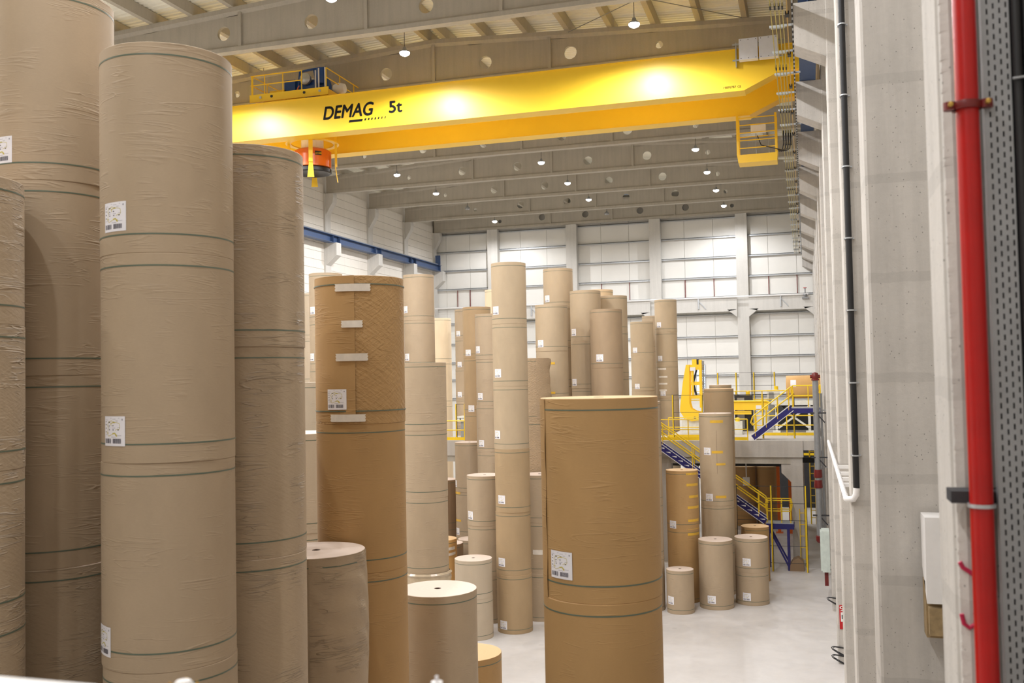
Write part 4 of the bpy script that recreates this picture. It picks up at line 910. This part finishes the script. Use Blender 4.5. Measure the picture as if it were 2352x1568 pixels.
sn = thing('red_sign', 'narrow red sign with white figure 9 low on a right hand column', 'sign', (0, 0, 0))
MB().box(.8, 1.4, 33.19, 33.215, 1.12, 1.88).build('board', 'signred', sn)
MB().box(.84, 1.3, 33.18, 33.19, 1.36, 1.66).build('white_field', 'wpaint', sn); MB().box(.87, .96, 33.17, 33.18, 1.45, 1.58).build('black_mark', 'black', sn)
put_text('9', .815, .96, 33.185, 1.69, .17, sn, 'wpaint', .1)
# drain pipe and insulated collector
dp = thing('drain_pipe', 'black drain pipe with white lower bend on the right hand column', 'pipe', (0, 0, 0))
MB().tube([(.82, 18.82, 24), (.82, 18.82, 7.32)], .055, 14).build('pipe', 'black', dp, True)
MB().tube([(.82, 18.82, 7.32), (.81, 18.82, 7.2), (.76, 18.82, 7.12), (.66, 18.9, 7.1), (.64, 19.05, 7.1)], .058, 14).build('bend', 'wpaint', dp, True)
for k in range(12):
    MB().lathe([(.05, 0), (.072, 0), (.072, .025), (.05, .025)], 14, (.82, 18.82, 7.9+1.33*k)).box(.74, .92, 18.86, 18.92, 7.9+1.33*k, 7.925+1.33*k).build('pipe_clamp', 'galv', dp)
cp_ = thing('collector_pipe', 'white wrapped pipe running along the wall from the drain bend', 'pipe', (0, 0, 0))
MB().tube([(.64, 19.0, 7.1), (.64, 34.1, 7.1)], .045, 12).build('pipe', 'wpaint', cp_, True)
for k in range(24): MB().lathe([(.044, 0), (.052, 0), (.052, .2), (.044, .2)], 12, (.64, 19.4+.6*k, 7.1), ax=1).build('wrap_band', 'cab', cp_)
for y in (21.3, 22.4, 23.6, 25.2): MB().box(.66, 1.75, y, y+.08, 7.05, 7.13).build('bracket_arm', 'wpaint', cp_)
# white block and old timber between the two nearest columns
wbk = tag(MB().prism([(11.55, 7.85), (11.97, 7.85), (11.97, 7.25), (11.6, 6.9)], 0, 1.2, 1.75).build('white_block', 'wpaint'), 'white block set against the pitted column near the red pipe', 'block')
tm = thing('timber_post', 'old timber stub below the white block beside the near column', 'timber', (0, 0, 0))
MB().box(1.2, 1.75, 11.72, 11.97, 6.5, 7.12).build('post', 'wood', tm); MB().box(1.22, 1.75, 11.6, 11.72, 6.55, 6.85).build('plank', 'wood', tm)
# red fire pipe at the near column
fp = thing('fire_pipe', 'thick red fire pipe running up the nearest column', 'pipe', (0, 0, 0))
RX, RY = .815, 5.3
MB().tube([(RX, RY, 6.0), (RX, RY, 12.5)], .055, 24).build('pipe', 'red', fp, True)
cl = MB().lathe([(.055, 0), (.07, 0), (.074, .02), (.07, .04), (.055, .04)], 28, (RX-.004, RY, 10.79)).build('clamp_ring', 'dred', fp, True)
for s in (-1, 1):
    e = MB().lathe([(0, -.02), (.03, -.02), (.03, .02), (0, .02)], 14, (RX+s*.085, RY-.02, 10.81)).build('clamp_ear', 'dred', fp)
    MB().lathe([(0, -.035), (.013, -.03), (.013, .02), (0, .02)], 6, (RX+s*.085, RY-.05, 10.81), ax=1).build('bolt', 'brass', e)
MB().box(RX-.13, RX+.15, RY+.06, RY+.24, 8.81, 8.87).build('bracket', 'dgrey', fp)
MB().lathe([(.058, 0), (.066, 0), (.066, .018), (.058, .018)], 28, (RX, RY, 8.8)).build('u_bolt', 'galv', fp, True)
t = tag(MB().box(.885, .9, 5.48, 5.53, 6.0, 12.5).build('wall_conduit', 'steel'), 'thin grey conduit between red pipe and perforated tray', 'conduit')
mk = thing('marker_scribble', 'pink spray paint marks on the near column beside the red pipe', 'paint mark', (0, 0, 0))
for z, fl_ in ((8.42, 0), (8.19, 1)):
    pts = [(.735, z+.02), (.745, z-.03), (.77, z-.05), (.8, z-.03), (.81, z), (.8, z+.03)] if fl_ else [(.735, z+.06), (.75, z+.03), (.78, z+.01), (.805, z-.01), (.8, z-.03)]
    MB().tube([(x+.005, 5.555, zz) for x, zz in pts], .012, 6).build('paint_stroke', 'pinkm', mk)
# perforated tray with black cables
ty = thing('cable_tray', 'grey perforated vertical cable tray at the right edge', 'cable tray', (0, 0, 0))
mb = MB(); ncol, x0, x1, TY = 4, .905, 1.02, 5.3; cw = (x1-x0)/ncol; z = 6.0; ph = .052
while z < 12.5:
    for k in range(ncol):
        zo = z+(ph/2 if k % 2 else 0); xa, xb = x0+cw*k, x0+cw*(k+1); ha, hb = xa+cw*.36, xb-cw*.36; za, zb = zo+.012, zo+.04
        vs = [(xa, TY, zo), (xb, TY, zo), (xb, TY, zo+ph), (xa, TY, zo+ph), (ha, TY, za), (hb, TY, za), (hb, TY, zb), (ha, TY, zb)]
        mb.add(vs, [(0, 1, 5, 4), (1, 2, 6, 5), (2, 3, 7, 6), (3, 0, 4, 7)])
    z += ph
mb.box(x0-.012, x0, TY, TY+.06, 6, 12.5)
mb.build('tray_plate', 'steel', ty)
MB().box(x0, x1+.5, TY+.06, TY+.07, 6, 12.5).build('tray_back', 'black', ty)
cb = thing('black_cables', 'bundle of black vertical cables at the far right edge', 'cable', (0, 0, 0))
for x, y, r in ((1.05, 5.3, .024), (1.1, 5.32, .026), (1.15, 5.3, .024), (1.2, 5.32, .028), (1.26, 5.3, .03), (1.32, 5.3, .03)): MB().tube([(x, y, 6.0), (x, y, 12.5)], r, 10).build('cable', 'black', cb, True)
MB().tube([(1.02, 5.265, 10.92), (1.36, 5.265, 10.94)], .006, 6).build('cable_tie', 'galv', cb)
# near things at the bottom edge, standing on the gallery
bx = thing('barrier_box', 'red box with white top at the bottom left corner', 'box', (0.05, 0, 7.87))
MB().box(-3.6, -1.86, 2.05, 2.13, .03, .83).build('body', 'signred', bx); MB().box(-3.6, -1.85, 2.047, 2.135, .83, .842).build('lid', 'wpaint', bx); MB().box(-1.86, -1.82, 2.05, 2.13, .03, .84).build('end_cap', 'dgrey', bx)
vv = thing('hydrant_valve', 'white pipe end with red flange at the bottom edge', 'valve', (-2.16, 3.0, 7.9))
MB().tube([(0, 0, 0), (0, 0, .48)], .035, 14).build('stand', 'red', vv, True)
MB().tube([(-.14, -.16, .40), (-.02, -.03, .5)], .022, 14).build('outlet', 'wpaint', vv, True)
MB().lathe([(.03, .5), (.055, .5), (.055, .478), (0, .478)], 18).build('flange', 'dred', vv, True)
MB().lathe([(0, .54), (.025, .535), (.042, .515), (.044, .5), (0, .5)], 18).build('dome', 'wpaint', vv, True)
for a in range(4): MB().lathe([(0, .53), (.005, .53), (.005, .47), (0, .47)], 6, (.047*math.cos(a*1.57+.4), .047*math.sin(a*1.57+.4), 0)).build('bolt', 'brass', vv)
cn = thing('blue_canister', 'blue canister with white cap and grey knob at the bottom edge', 'canister', (-1.19, 3.0, 7.9))
MB().lathe([(0, 0), (.016, 0), (.016, .592), (0, .592)], 18).build('body', 'navy', cn, True); MB().lathe([(0, .592), (.019, .592), (.019, .6), (0, .602)], 18).build('cap', 'wpaint', cn, True); MB().lathe([(0, .6), (.006, .6), (.006, .618), (0, .622)], 12).build('knob', 'cab', cn, True)
# things glimpsed under the deck at right
op = thing('orange_frame', 'orange steel posts standing under the concrete deck', 'frame', (0, 0, 0))
for x in (-1.75, -1.1): MB().box(x-.09, x+.09, 58.9, 59.1, 0, 4.3).box(x-.2, x+.2, 58.8, 59.2, 0, .05).build('post', 'oran', op)
MB().box(-1.84, -1.0, 58.9, 59.1, 4.1, 4.3).build('beam', 'oran', op)
fl2 = thing('far_ladder', 'yellow ladder and blue post in the passage by the right wall', 'ladder', (0, 0, 0))
for x in (.05, .35): MB().tube([(x, 62.6, 0), (x, 62.6, 6.8)], .04, 6).build('stile', 'yel2', fl2)
for k in range(14): MB().tube([(.05, 62.6, .4+.45*k), (.35, 62.6, .4+.45*k)], .025, 6).build('rung', 'yel2', fl2)
MB().box(-.5, -.36, 62.4, 62.54, 0, 6.8).build('blue_post', 'navy', fl2)
yl = thing('fixed_ladder', 'yellow ladder frame against the deck column inside the fence', 'ladder', (0, 0, 0))
for x in (-.5, -.25): MB().tube([(x, 48.9, 0), (x, 48.9, 2.8)], .02, 6).build('stile', 'yel2', yl)
for k in range(5): MB().tube([(-.5, 48.9, .4+.55*k), (-.25, 48.9, .4+.55*k)], .015, 6).build('rung', 'yel2', yl)
sk = tag(MB().prism([(-1.0, 0), (-.35, 0), (-.38, .45), (-.6, .62), (-.85, .5), (-.98, .28)], 1, 47.9, 48.6).build('paper_scrap', 'd'), 'crumpled brown paper heap at the foot of the fence', 'paper')

dm = thing('dark_machine', 'dark machine standing in the passage under and behind the deck at right', 'machine', (0, 0, 0))
MB().box(-3.2, 1.7, 70, 71, 0, 5.2).build('body', 'hoistdark', dm)
for x in (-2.4, -1.0, .4): MB().box(x, x+1.1, 69.96, 70, .3, 3.2).build('panel', 'dgrey', dm)
MB().box(-3.2, 1.7, 69.9, 70, 3.6, 3.75).build('yellow_edge', 'yel2', dm)
